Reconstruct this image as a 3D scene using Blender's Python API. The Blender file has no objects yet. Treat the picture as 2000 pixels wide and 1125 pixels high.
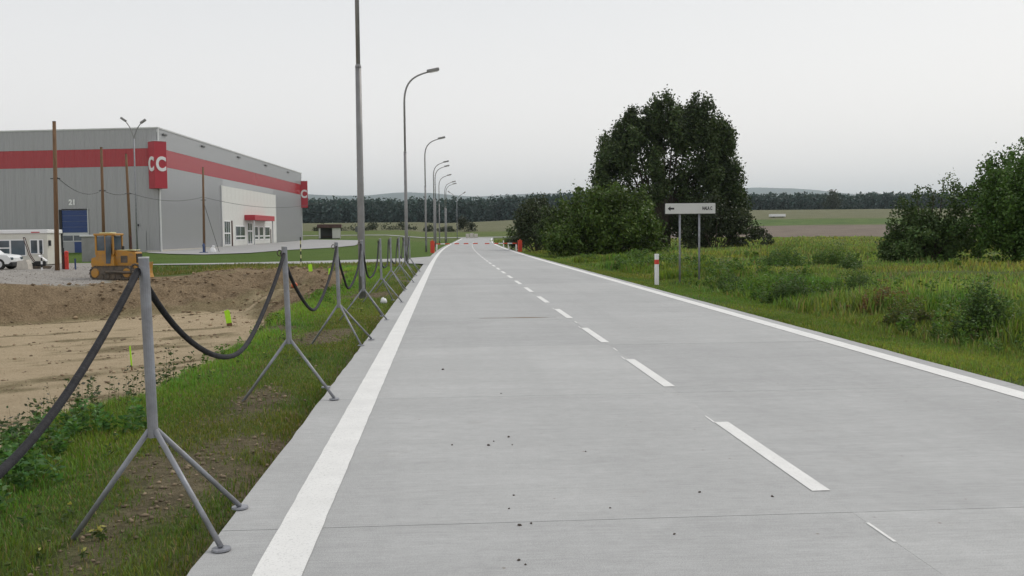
import bpy, math, random
import numpy as np
from mathutils import Matrix, Vector, Euler

R = math.radians
rng = np.random.default_rng(7)
random.seed(7)
scene = bpy.context.scene
col = scene.collection

# ------------------------------------------------------------------ camera
cam_d = bpy.data.cameras.new('camera')
cam = bpy.data.objects.new('camera', cam_d)
col.objects.link(cam)
cam_d.sensor_width = 36.0
cam_d.lens = 36.0 * 1900.0 / 2000.0
cam_d.clip_start = 0.05
cam_d.clip_end = 40000
YAW, PITCH, ROLL = R(3.8), R(-3.25), 0.010
_f = Vector((math.sin(YAW) * math.cos(PITCH), math.cos(YAW) * math.cos(PITCH), math.sin(PITCH)))
_r = Vector((math.cos(YAW), -math.sin(YAW), 0))
_u = _r.cross(_f)
_r2 = _r * math.cos(ROLL) - _u * math.sin(ROLL)
_u2 = _r * math.sin(ROLL) + _u * math.cos(ROLL)
cam.matrix_world = Matrix(((_r2.x, _u2.x, -_f.x, 0), (_r2.y, _u2.y, -_f.y, 0), (_r2.z, _u2.z, -_f.z, 1.7), (0, 0, 0, 1)))
scene.camera = cam

# ------------------------------------------------------------------ sky, sun, exposure
SUN_AZ, SUN_EL = R(48), R(48)
world = bpy.data.worlds.new('World')
scene.world = world
world.use_nodes = True
wn = world.node_tree
wn.nodes.clear()
w_out = wn.nodes.new('ShaderNodeOutputWorld')
w_sky = wn.nodes.new('ShaderNodeTexSky')
w_sky.sky_type = 'NISHITA'
w_sky.sun_disc = False
w_sky.sun_elevation = SUN_EL
w_sky.sun_rotation = SUN_AZ
w_sky.dust_density = 6.0
w_sky.air_density = 1.2
w_b1 = wn.nodes.new('ShaderNodeBackground')
w_b1.inputs['Strength'].default_value = 0.10
w_b2 = wn.nodes.new('ShaderNodeBackground')
# bright overcast cloud, a little brighter and warmer low down
w_tc = wn.nodes.new('ShaderNodeTexCoord'); w_sp = wn.nodes.new('ShaderNodeSeparateXYZ')
wn.links.new(w_tc.outputs['Generated'], w_sp.inputs[0])
w_cr = wn.nodes.new('ShaderNodeValToRGB')
w_cr.color_ramp.elements[0].position = 0.0; w_cr.color_ramp.elements[0].color = (1.30, 1.235, 1.19, 1)
w_cr.color_ramp.elements[1].position = 1.0; w_cr.color_ramp.elements[1].color = (0.84, 0.85, 0.88, 1)
_e = w_cr.color_ramp.elements.new(0.26); _e.color = (0.875, 0.875, 0.88, 1)
wn.links.new(w_sp.outputs['Z'], w_cr.inputs[0]); wn.links.new(w_cr.outputs[0], w_b2.inputs[0])
w_b2.inputs['Strength'].default_value = 1.0
w_mix = wn.nodes.new('ShaderNodeMixShader')
w_mix.inputs[0].default_value = 0.88
wn.links.new(w_sky.outputs[0], w_b1.inputs[0])
wn.links.new(w_b1.outputs[0], w_mix.inputs[1])
wn.links.new(w_b2.outputs[0], w_mix.inputs[2])
wn.links.new(w_mix.outputs[0], w_out.inputs[0])
world.cycles.sampling_method = 'AUTOMATIC'

sun_d = bpy.data.lights.new('sun', 'SUN')
sun_d.energy = 1.3
sun_d.angle = R(14)
sun_d.color = (1.0, 0.95, 0.88)
sun = bpy.data.objects.new('sun', sun_d)
col.objects.link(sun)
_sd = Vector((math.sin(SUN_AZ) * math.cos(SUN_EL), math.cos(SUN_AZ) * math.cos(SUN_EL), math.sin(SUN_EL)))
sun.rotation_euler = _sd.to_track_quat('Z', 'Y').to_euler()
sun.location = (20, 20, 60)

vs = scene.view_settings
vs.view_transform = 'Standard'
vs.look = 'None'
vs.exposure = 0.0
vs.gamma = 1.0
scene.render.resolution_x = 1024
scene.render.resolution_y = 576
scene.cycles.max_bounces = 6
scene.cycles.diffuse_bounces = 3
scene.cycles.glossy_bounces = 2
scene.cycles.transmission_bounces = 4
scene.cycles.volume_bounces = 0


# ------------------------------------------------------------------ maths helpers
def smooth(a, b, x):
    t = np.clip((np.asarray(x, float) - a) / (b - a), 0, 1)
    return t * t * (3 - 2 * t)


def vnoise(x, y, seed=0):
    x = np.asarray(x, float); y = np.asarray(y, float)
    xi = np.floor(x).astype(np.int64); yi = np.floor(y).astype(np.int64)
    xf = x - xi; yf = y - yi
    xf = xf * xf * (3 - 2 * xf); yf = yf * yf * (3 - 2 * yf)

    def hh(a, b):
        n = (a * 374761393 + b * 668265263 + seed * 974634777) & 0x7fffffff
        n = ((n ^ (n >> 13)) * 1274126177) & 0x7fffffff
        n = n ^ (n >> 16)
        return (n & 0xffff) / 65535.0
    v = hh(xi, yi) * (1 - xf) * (1 - yf) + hh(xi + 1, yi) * xf * (1 - yf) + hh(xi, yi + 1) * (1 - xf) * yf + hh(xi + 1, yi + 1) * xf * yf
    return v * 2 - 1


def fbm(x, y, oct=4, seed=0):
    s = 0; a = 1.0; t = 0
    for k in range(oct):
        s = s + a * vnoise(x * 2 ** k + 17.3 * k, y * 2 ** k - 9.1 * k, seed + k); t += a; a *= 0.5
    return s / t


def poly_sd(poly, x, y):
    """signed distance to a polygon, positive inside"""
    x = np.asarray(x, float); y = np.asarray(y, float)
    d = np.full(x.shape, 1e18); inside = np.zeros(x.shape, bool)
    n = len(poly)
    for i in range(n):
        ax, ay = poly[i]; bx, by = poly[(i + 1) % n]
        ex, ey = bx - ax, by - ay
        t = np.clip(((x - ax) * ex + (y - ay) * ey) / (ex * ex + ey * ey), 0, 1)
        d = np.minimum(d, (x - ax - t * ex) ** 2 + (y - ay - t * ey) ** 2)
        if ey != 0:
            c = ((ay > y) != (by > y)) & (x < ex * (y - ay) / ey + ax)
            inside ^= c
    d = np.sqrt(d)
    return np.where(inside, d, -d)


PIT = [(-3.5, -14), (-3.45, 9), (-3.15, 10.5), (-2.9, 12), (-2.9, 13.2), (-3.15, 15.5), (-3.55, 21), (-3.5, 38), (-4.2, 47), (-6, 50.5), (-8.5, 50.5), (-10.8, 48.5), (-13.4, 45.5), (-16, 42.5), (-18.2, 40), (-26, 37), (-60, 34), (-60, -14)]


def curve_c(y):
    return 0.00015 * np.clip(np.asarray(y, float) - 50, 0, None) ** 2


def rise(x, y):
    x = np.asarray(x, float); y = np.asarray(y, float)
    return (7.6 + 6.2 * smooth(-20, 150, x)) * smooth(150, 600, y) + 0.85 * smooth(60, 215, y) * smooth(3, 16, -x)


def road_z(y):
    return 8.0 * smooth(150, 600, y)


EDGE_L, EDGE_R = -1.32, 6.15


def ground_h(x, y):
    x = np.asarray(x, float); y = np.asarray(y, float)
    z = rise(x, y) - 0.035
    n1 = fbm(x * 0.22, y * 0.22, 3, 3); n2 = fbm(x * 1.1, y * 1.1, 3, 11)
    sd = poly_sd(PIT, x, y) + 0.45 * fbm(x * 0.5, y * 0.5, 3, 5)
    far = smooth(36, 44, y + 0.55 * (x + 10) * (x < -4.5)) * (x < -5)
    wdt = 2.1 + 3.4 * far
    floor = 1.6 - 0.35 * smooth(38, 50, y)
    dep = floor * smooth(0, 1, np.clip(sd, 0, None) / wdt)
    # gully-like relief on the bank face, flatter on the floor
    face = np.clip(1 - np.abs(2 * np.clip(sd / wdt, 0, 1) - 1), 0, 1)
    z = z - dep + (sd > -3) * (0.22 * n1 * face + far * (0.34 * face + 0.10) * (n2 + 0.6 * fbm(x * 2.6, y * 2.6, 2, 14))) + (sd > 1.5) * 0.045 * n2
    # heaps along the far crest
    heap = np.exp(-((sd + 0.2) / 1.4) ** 2) * smooth(38, 44, y + 0.55 * (x + 10)) * (x < -6)
    z = z + heap * (0.16 * fbm(x * 0.6, y * 0.6, 3, 21) - 0.02)
    # machine track lowers the ground round the bulldozer
    z = z - 0.50 * np.exp(-(((x + 16.6) / 4.4) ** 2 + ((y - 48.5) / 7.5) ** 2) ** 2)
    # general unevenness away from the road
    off = smooth(0.2, 4, np.maximum(EDGE_L - x, x - EDGE_R - curve_c(y)))
    z = z + off * (0.05 * n1 + 0.02 * n2) * (sd < 0)
    # right verge falls a little then lifts to the meadow
    z = z - 0.16 * np.exp(-((x - 8.2) / 1.3) ** 2) * (y < 120)
    # under the road the sheet lies well below the slabs
    inroad = smooth(-0.25, 0.05, np.minimum(x - EDGE_L - curve_c(y), EDGE_R + curve_c(y) - x)) * (y < 236)
    z = z - inroad * 0.12
    return z


def gh(x, y):
    return float(ground_h(np.array([x]), np.array([y]))[0])


# ------------------------------------------------------------------ materials
def _nt(name):
    m = bpy.data.materials.new(name); m.use_nodes = True
    nt = m.node_tree; nt.nodes.clear()
    out = nt.nodes.new('ShaderNodeOutputMaterial')
    return m, nt, out


def _noise(nt, scale, detail=4, rough=0.55, vec=None):
    n = nt.nodes.new('ShaderNodeTexNoise')
    n.inputs['Scale'].default_value = scale
    n.inputs['Detail'].default_value = detail
    n.inputs['Roughness'].default_value = rough
    if vec is not None: nt.links.new(vec, n.inputs['Vector'])
    return n


def _ramp(nt, src, a, b):
    r = nt.nodes.new('ShaderNodeMapRange')
    r.inputs[1].default_value = a; r.inputs[2].default_value = b
    nt.links.new(src, r.inputs[0])
    return r.outputs[0]


def _mix(nt, fac, a, b, mode='MIX'):
    m = nt.nodes.new('ShaderNodeMixRGB'); m.blend_type = mode
    if isinstance(fac, (int, float)): m.inputs[0].default_value = fac
    else: nt.links.new(fac, m.inputs[0])
    for i, v in ((1, a), (2, b)):
        if isinstance(v, tuple): m.inputs[i].default_value = v + (1,) if len(v) == 3 else v
        else: nt.links.new(v, m.inputs[i])
    return m.outputs[0]


def _pos(nt):
    return nt.nodes.new('ShaderNodeNewGeometry').outputs['Position']


def mat(name, c, rough=0.6, var=0.15, scale=3.0, metal=0.0, bump=0.0, bscale=30.0, spec=0.5, stretch=None, dirt=None, dscale=1.2, damt=0.4, coat=0.0):
    m, nt, out = _nt(name)
    p = nt.nodes.new('ShaderNodeBsdfPrincipled')
    tc = nt.nodes.new('ShaderNodeTexCoord').outputs['Object']
    if stretch:
        mp = nt.nodes.new('ShaderNodeMapping'); mp.inputs['Scale'].default_value = stretch
        nt.links.new(tc, mp.inputs['Vector']); tc = mp.outputs[0]
    n = _noise(nt, scale, 5, 0.6, tc)
    lo = tuple(v * (1 - var) for v in c); hi = tuple(min(1, v * (1 + var)) for v in c)
    cc = _mix(nt, _ramp(nt, n.outputs[0], 0.3, 0.7), lo, hi)
    if dirt:
        n2 = _noise(nt, dscale, 6, 0.65, tc)
        d = _ramp(nt, n2.outputs[0], 0.45, 0.75)
        mm = nt.nodes.new('ShaderNodeMath'); mm.operation = 'MULTIPLY'; mm.inputs[1].default_value = damt
        nt.links.new(d, mm.inputs[0])
        cc = _mix(nt, mm.outputs[0], cc, dirt)
    nt.links.new(cc, p.inputs['Base Color'])
    p.inputs['Roughness'].default_value = rough
    p.inputs['Metallic'].default_value = metal
    p.inputs['Specular IOR Level'].default_value = spec
    if coat:
        p.inputs['Coat Weight'].default_value = coat; p.inputs['Coat Roughness'].default_value = 0.16
    if bump:
        nb = _noise(nt, bscale, 4, 0.6, tc)
        b = nt.nodes.new('ShaderNodeBump'); b.inputs['Strength'].default_value = bump; b.inputs['Distance'].default_value = 0.01
        nt.links.new(nb.outputs[0], b.inputs['Height']); nt.links.new(b.outputs[0], p.inputs['Normal'])
    nt.links.new(p.outputs[0], out.inputs[0])
    return m


def mat_glass(name, c=(0.03, 0.04, 0.05)):
    m, nt, out = _nt(name)
    p = nt.nodes.new('ShaderNodeBsdfPrincipled')
    n = _noise(nt, 0.9, 3, 0.5, _pos(nt))
    nt.links.new(_mix(nt, _ramp(nt, n.outputs[0], 0.35, 0.65), c, tuple(v * 3 for v in c)), p.inputs['Base Color'])
    p.inputs['Roughness'].default_value = 0.06
    nt.links.new(p.outputs[0], out.inputs[0])
    return m


def mat_leaf(name, transl=0.25, rough=0.55, gain=1.0):
    m, nt, out = _nt(name)
    a = nt.nodes.new('ShaderNodeAttribute'); a.attribute_name = 'tint'
    p = nt.nodes.new('ShaderNodeBsdfPrincipled')
    p.inputs['Roughness'].default_value = rough
    p.inputs['Specular IOR Level'].default_value = 0.25
    t = nt.nodes.new('ShaderNodeBsdfTranslucent')
    mx = nt.nodes.new('ShaderNodeMixShader'); mx.inputs[0].default_value = transl
    nt.links.new(a.outputs['Color'], p.inputs['Base Color'])
    warm = _mix(nt, 1.0, a.outputs['Color'], (1.25, 1.25, 0.6), 'MULTIPLY')
    nt.links.new(warm, t.inputs['Color'])
    nt.links.new(p.outputs[0], mx.inputs[1]); nt.links.new(t.outputs[0], mx.inputs[2])
    nt.links.new(mx.outputs[0], out.inputs[0])
    return m


def mat_concrete(name, c=(0.365, 0.37, 0.367), tint=0.0):
    m, nt, out = _nt(name)
    p = nt.nodes.new('ShaderNodeBsdfPrincipled')
    pos = _pos(nt)
    mp = nt.nodes.new('ShaderNodeMapping'); mp.inputs['Scale'].default_value = (0.35, 2.2, 1)
    nt.links.new(pos, mp.inputs['Vector'])
    n_big = _noise(nt, 0.45, 5, 0.6, pos)
    n_str = _noise(nt, 1.0, 5, 0.65, mp.outputs[0])
    n_mid = _noise(nt, 9.0, 5, 0.7, pos)
    n_fine = _noise(nt, 160.0, 2, 0.5, pos)
    mp2 = nt.nodes.new('ShaderNodeMapping'); mp2.inputs['Scale'].default_value = (3, 55, 1)
    nt.links.new(pos, mp2.inputs['Vector'])
    n_brush = _noise(nt, 1.0, 3, 0.6, mp2.outputs[0])
    lo = tuple(v * 0.90 for v in c); hi = tuple(v * 1.13 for v in c)
    cc = _mix(nt, _ramp(nt, n_big.outputs[0], 0.3, 0.7), lo, hi)
    cc = _mix(nt, _ramp(nt, n_str.outputs[0], 0.40, 0.85), cc, tuple(v * 0.84 for v in c))
    mp3 = nt.nodes.new('ShaderNodeMapping'); mp3.inputs['Scale'].default_value = (1.1, 0.06, 1)
    nt.links.new(pos, mp3.inputs['Vector'])
    n_trk = _noise(nt, 1.0, 4, 0.6, mp3.outputs[0])
    cc = _mix(nt, _ramp(nt, n_trk.outputs[0], 0.48, 0.78), cc, tuple(v * 0.86 for v in c))
    n_st = _noise(nt, 0.9, 7, 0.75, pos)
    cc = _mix(nt, _ramp(nt, n_st.outputs[0], 0.60, 0.78), cc, (0.29, 0.28, 0.265))
    g = _ramp(nt, n_mid.outputs[0], 0.25, 0.75)
    cc = _mix(nt, 1.0, cc, _mix(nt, g, (0.90, 0.90, 0.90), (1.10, 1.10, 1.10)), 'MULTIPLY')
    gf = _ramp(nt, n_fine.outputs[0], 0.3, 0.7)
    cc = _mix(nt, 1.0, cc, _mix(nt, gf, (0.72, 0.72, 0.72), (1.28, 1.28, 1.28)), 'MULTIPLY')
    gb = _ramp(nt, n_brush.outputs[0], 0.3, 0.7)
    cc = _mix(nt, 1.0, cc, _mix(nt, gb, (0.90, 0.90, 0.90), (1.12, 1.12, 1.12)), 'MULTIPLY')
    # sparse brown specks of soil carried onto the slab
    vo = nt.nodes.new('ShaderNodeTexVoronoi'); vo.inputs['Scale'].default_value = 3.2
    nt.links.new(pos, vo.inputs['Vector'])
    sp = _ramp(nt, vo.outputs['Distance'], 0.045, 0.02)
    cc = _mix(nt, sp, cc, (0.16, 0.13, 0.10))
    oi = nt.nodes.new('ShaderNodeObjectInfo')
    rv = _ramp(nt, oi.outputs['Random'], 0, 1)
    cc = _mix(nt, 0.20, cc, _mix(nt, rv, (0.30, 0.30, 0.30), (0.50, 0.50, 0.49)))
    nt.links.new(cc, p.inputs['Base Color'])
    p.inputs['Roughness'].default_value = 0.85
    p.inputs['Specular IOR Level'].default_value = 0.3
    b = nt.nodes.new('ShaderNodeBump'); b.inputs['Strength'].default_value = 0.35; b.inputs['Distance'].default_value = 0.004
    nt.links.new(n_brush.outputs[0], b.inputs['Height']); nt.links.new(b.outputs[0], p.inputs['Normal'])
    nt.links.new(p.outputs[0], out.inputs[0])
    return m


def mat_paint(name, c=(0.72, 0.72, 0.70)):
    m, nt, out = _nt(name)
    p = nt.nodes.new('ShaderNodeBsdfPrincipled')
    pos = _pos(nt)
    n = _noise(nt, 2.5, 6, 0.7, pos); n2 = _noise(nt, 90, 3, 0.6, pos)
    cc = _mix(nt, _ramp(nt, n.outputs[0], 0.35, 0.75), c, tuple(v * 0.86 for v in c))
    cc = _mix(nt, _ramp(nt, n2.outputs[0], 0.56, 0.72), cc, (0.45, 0.45, 0.44))
    n3 = _noise(nt, 16, 6, 0.75, pos)
    cc = _mix(nt, _ramp(nt, n3.outputs[0], 0.60, 0.72), cc, (0.48, 0.475, 0.46))
    nt.links.new(cc, p.inputs['Base Color']); p.inputs['Roughness'].default_value = 0.7
    nt.links.new(p.outputs[0], out.inputs[0])
    return m


def mat_ground():
    m, nt, out = _nt('ground_soil')
    p = nt.nodes.new('ShaderNodeBsdfPrincipled')
    pos = _pos(nt)
    z1 = nt.nodes.new('ShaderNodeAttribute'); z1.attribute_name = 'zone'
    z2 = nt.nodes.new('ShaderNodeAttribute'); z2.attribute_name = 'zone2'
    s1 = nt.nodes.new('ShaderNodeSeparateColor'); nt.links.new(z1.outputs['Color'], s1.inputs[0])
    s2 = nt.nodes.new('ShaderNodeSeparateColor'); nt.links.new(z2.outputs['Color'], s2.inputs[0])
    big = _noise(nt, 0.16, 5, 0.6, pos); mid = _noise(nt, 1.3, 6, 0.65, pos); fine = _noise(nt, 14, 5, 0.7, pos)

    def two(a, b, n, lo=0.35, hi=0.65): return _mix(nt, _ramp(nt, n.outputs[0], lo, hi), a, b)
    grass = _mix(nt, 0.45, two((0.07, 0.115, 0.022), (0.135, 0.165, 0.042), big), two((0.05, 0.075, 0.02), (0.13, 0.16, 0.045), fine))
    lawn = _mix(nt, 0.5, two((0.065, 0.125, 0.018), (0.10, 0.155, 0.028), big), two((0.05, 0.09, 0.016), (0.11, 0.17, 0.03), fine))
    sand = _mix(nt, 0.5, two((0.43, 0.335, 0.21), (0.55, 0.44, 0.29), mid), two((0.36, 0.28, 0.18), (0.54, 0.44, 0.30), fine))
    dirt = _mix(nt, 0.5, two((0.18, 0.130, 0.078), (0.35, 0.265, 0.165), mid, 0.38, 0.64), two((0.12, 0.086, 0.052), (0.37, 0.28, 0.178), fine, 0.4, 0.62))
    gravel = _mix(nt, 0.5, two((0.33, 0.305, 0.275), (0.43, 0.405, 0.37), mid), two((0.22, 0.205, 0.19), (0.5, 0.48, 0.45), fine))
    soil = _mix(nt, 0.5, two((0.13, 0.10, 0.064), (0.23, 0.18, 0.118), mid), two((0.085, 0.066, 0.044), (0.26, 0.205, 0.14), fine, 0.4, 0.62))
    f_brown = two((0.155, 0.125, 0.10), (0.20, 0.165, 0.13), big)
    f_green = two((0.055, 0.10, 0.022), (0.105, 0.155, 0.04), big)
    f_tan = two((0.115, 0.122, 0.062), (0.155, 0.152, 0.085), big)
    cc = grass
    for sock, colr in ((s2.outputs[0], f_brown), (s2.outputs[1], f_green), (s2.outputs[2], f_tan), (z2.outputs['Alpha'], lawn), (z1.outputs['Alpha'], soil), (s1.outputs[0], sand), (s1.outputs[1], dirt), (s1.outputs[2], gravel)):
        cc = _mix(nt, sock, cc, colr)
    nt.links.new(cc, p.inputs['Base Color'])
    p.inputs['Roughness'].default_value = 0.95; p.inputs['Specular IOR Level'].default_value = 0.15
    bh = nt.nodes.new('ShaderNodeMath'); bh.operation = 'ADD'
    nt.links.new(mid.outputs[0], bh.inputs[0]); nt.links.new(fine.outputs[0], bh.inputs[1])
    b = nt.nodes.new('ShaderNodeBump'); b.inputs['Strength'].default_value = 1.0; b.inputs['Distance'].default_value = 0.12
    nt.links.new(bh.outputs[0], b.inputs['Height']); nt.links.new(b.outputs[0], p.inputs['Normal'])
    nt.links.new(p.outputs[0], out.inputs[0])
    return m


M = {}
M['ground'] = mat_ground()
M['concrete'] = mat_concrete('brushed_concrete')
M['concrete_far'] = mat_concrete('brushed_concrete_side', (0.34, 0.34, 0.335))
M['joint'] = mat('joint_filler', (0.24, 0.235, 0.225), 0.9, 0.3, 8)
M['paint'] = mat_paint('road_paint')
M['galv'] = mat('galvanised_grey', (0.255, 0.265, 0.29), 0.5, 0.2, 9, metal=0.3, bump=0.2, bscale=60, dirt=(0.17, 0.15, 0.13), dscale=7, damt=0.5)
M['pole'] = mat('lamp_pole_grey', (0.21, 0.21, 0.21), 0.5, 0.18, 2.5, metal=0.3, dirt=(0.24, 0.225, 0.20), damt=0.4)
M['hose'] = mat('black_rubber', (0.014, 0.014, 0.017), 0.7, 0.4, 18, bump=0.5, bscale=60, spec=0.2, dirt=(0.07, 0.068, 0.066), dscale=10, damt=0.2)
M['panel'] = mat('grey_wall_panel', (0.285, 0.29, 0.30), 0.42, 0.05, 0.6, spec=0.45, stretch=(1, 1, 0.25), coat=1.0)
M['panel_hi'] = mat('grey_parapet_panel', (0.29, 0.295, 0.305), 0.42, 0.05, 0.6, spec=0.45, stretch=(1, 1, 0.25), coat=1.0)
M['red'] = mat('red_wall_panel', (0.36, 0.016, 0.024), 0.45, 0.07, 0.6, spec=0.0, stretch=(1, 1, 0.25), coat=1.0)
M['redsign'] = mat('red_sign_box', (0.42, 0.028, 0.045), 0.45, 0.06, 1.0)
M['white'] = mat('white_panel', (0.66, 0.66, 0.63), 0.5, 0.05, 0.8, dirt=(0.5, 0.48, 0.43), damt=0.25)
M['trim'] = mat('pale_trim', (0.55, 0.56, 0.56), 0.5, 0.06, 1.0)
M['core'] = mat('hall_inner_wall', (0.13, 0.135, 0.14), 0.7, 0.1, 1)
M['letter'] = mat('white_letter', (0.78, 0.78, 0.78), 0.5, 0.03, 2)
M['black'] = mat('black_plain', (0.015, 0.015, 0.016), 0.6, 0.3, 5)
M['blue'] = mat('blue_gate', (0.02, 0.05, 0.17), 0.45, 0.1, 0.9)
M['glass'] = mat_glass('window_glass')
M['wood'] = mat('weathered_pole_wood', (0.155, 0.088, 0.044), 0.85, 0.35, 5, stretch=(6, 6, 0.5), bump=0.5, bscale=20)
M['yellow'] = mat('machine_yellow', (0.45, 0.215, 0.022), 0.5, 0.12, 3, dirt=(0.20, 0.14, 0.085), dscale=3.0, damt=0.95)
M['steel'] = mat('worn_steel', (0.10, 0.085, 0.07), 0.6, 0.35, 6, metal=0.4, dirt=(0.22, 0.16, 0.10), damt=0.8, dscale=4)
M['rust'] = mat('rusty_exhaust', (0.07, 0.028, 0.022), 0.8, 0.3, 9)
M['cabin'] = mat('cabin_white', (0.60, 0.59, 0.53), 0.55, 0.08, 1.4, dirt=(0.40, 0.37, 0.30), damt=0.35)
M['car'] = mat('car_white', (0.72, 0.73, 0.73), 0.25, 0.03, 2)
M['rubber'] = mat('tyre_rubber', (0.02, 0.02, 0.02), 0.8, 0.3, 10)
M['cblock'] = mat('cast_concrete', (0.50, 0.47, 0.42), 0.9, 0.15, 5, bump=0.4)
M['redp'] = mat('orange_red_paint', (0.62, 0.055, 0.02), 0.45, 0.1, 4)
M['redp2'] = mat('hydrant_red', (0.58, 0.045, 0.03), 0.45, 0.1, 4)
M['fluo'] = mat('fluorescent_spray', (0.42, 0.80, 0.03), 0.7, 0.12, 8)
M['yblack'] = mat('pale_yellow_band', (0.6, 0.58, 0.30), 0.6, 0.1, 8)
M['kiosk'] = mat('kiosk_grey', (0.27, 0.27, 0.265), 0.7, 0.12, 2, dirt=(0.2, 0.19, 0.17), damt=0.4)
M['brownroof'] = mat('brown_roof', (0.10, 0.055, 0.05), 0.8, 0.2, 2)
M['cable'] = mat('cable_black', (0.02, 0.02, 0.022), 0.6, 0.2, 3)
M['bark'] = mat('bark', (0.075, 0.06, 0.045), 0.9, 0.35, 6, stretch=(5, 5, 0.8), bump=0.7, bscale=12)
M['leaf'] = mat_leaf('tree_leaves', 0.16)
M['grass'] = mat_leaf('grass_blades', 0.36)
M['hill'] = mat('wooded_hill', (0.05, 0.07, 0.05), 0.95, 0.3, 0.004)
M['clod'] = mat('dirt_clod', (0.075, 0.06, 0.048), 0.95, 0.35, 40)
M['bluep'] = mat('blue_enamel', (0.03, 0.06, 0.16), 0.5, 0.1, 3)
M['orange'] = mat('orange_cap', (0.62, 0.14, 0.05), 0.6, 0.12, 6)
M['signwhite'] = mat('sign_face', (0.60, 0.60, 0.585), 0.5, 0.05, 1.5, dirt=(0.45, 0.45, 0.42), damt=0.3)


# ------------------------------------------------------------------ mesh helpers
def np_mesh(name, V, F, mats=None, tint=None, smooth_s=False):
    """V (n,3); F list of arrays each (m,k)"""
    me = bpy.data.meshes.new(name)
    V = np.asarray(V, np.float32)
    me.vertices.add(len(V)); me.vertices.foreach_set('co', V.ravel())
    if not isinstance(F, list): F = [F]
    loops = np.concatenate([f.ravel() for f in F]).astype(np.int32)
    tot = np.concatenate([np.full(len(f), f.shape[1], np.int32) for f in F])
    st = np.concatenate([[0], np.cumsum(tot)[:-1]]).astype(np.int32)
    me.loops.add(len(loops)); me.loops.foreach_set('vertex_index', loops)
    me.polygons.add(len(tot)); me.polygons.foreach_set('loop_start', st)
    try: me.polygons.foreach_set('loop_total', tot)
    except Exception: pass
    if smooth_s: me.polygons.foreach_set('use_smooth', np.ones(len(tot), bool))
    if tint is not None:
        a = me.attributes.new('tint', 'FLOAT_COLOR', 'POINT')
        c = np.ones((len(V), 4), np.float32); c[:, :3] = tint
        a.data.foreach_set('color', c.ravel())
    me.update(calc_edges=True)
    return me


def link(name, me, m=None, parent=None, loc=(0, 0, 0)):
    o = bpy.data.objects.new(name, me)
    col.objects.link(o)
    o.location = loc
    if m is not None and me is not None and len(me.materials) == 0: me.materials.append(m)
    if parent is not None: o.parent = parent
    return o


def tag(o, label=None, cat=None, group=None, kind=None):
    if label: o['label'] = label
    if cat: o['category'] = cat
    if group: o['group'] = group
    if kind: o['kind'] = kind
    return o


def thing(name, label, cat, loc=(0, 0, 0), rz=0.0, group=None):
    o = bpy.data.objects.new(name, None)
    o.empty_display_size = 0.3
    col.objects.link(o)
    o.location = loc; o.rotation_euler = (0, 0, rz)
    return tag(o, label, cat, group)


def copy_tree(o, parent=None):
    c = o.copy(); col.objects.link(c); c.parent = parent
    for ch in list(o.children):
        copy_tree(ch, c)
    return c


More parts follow.
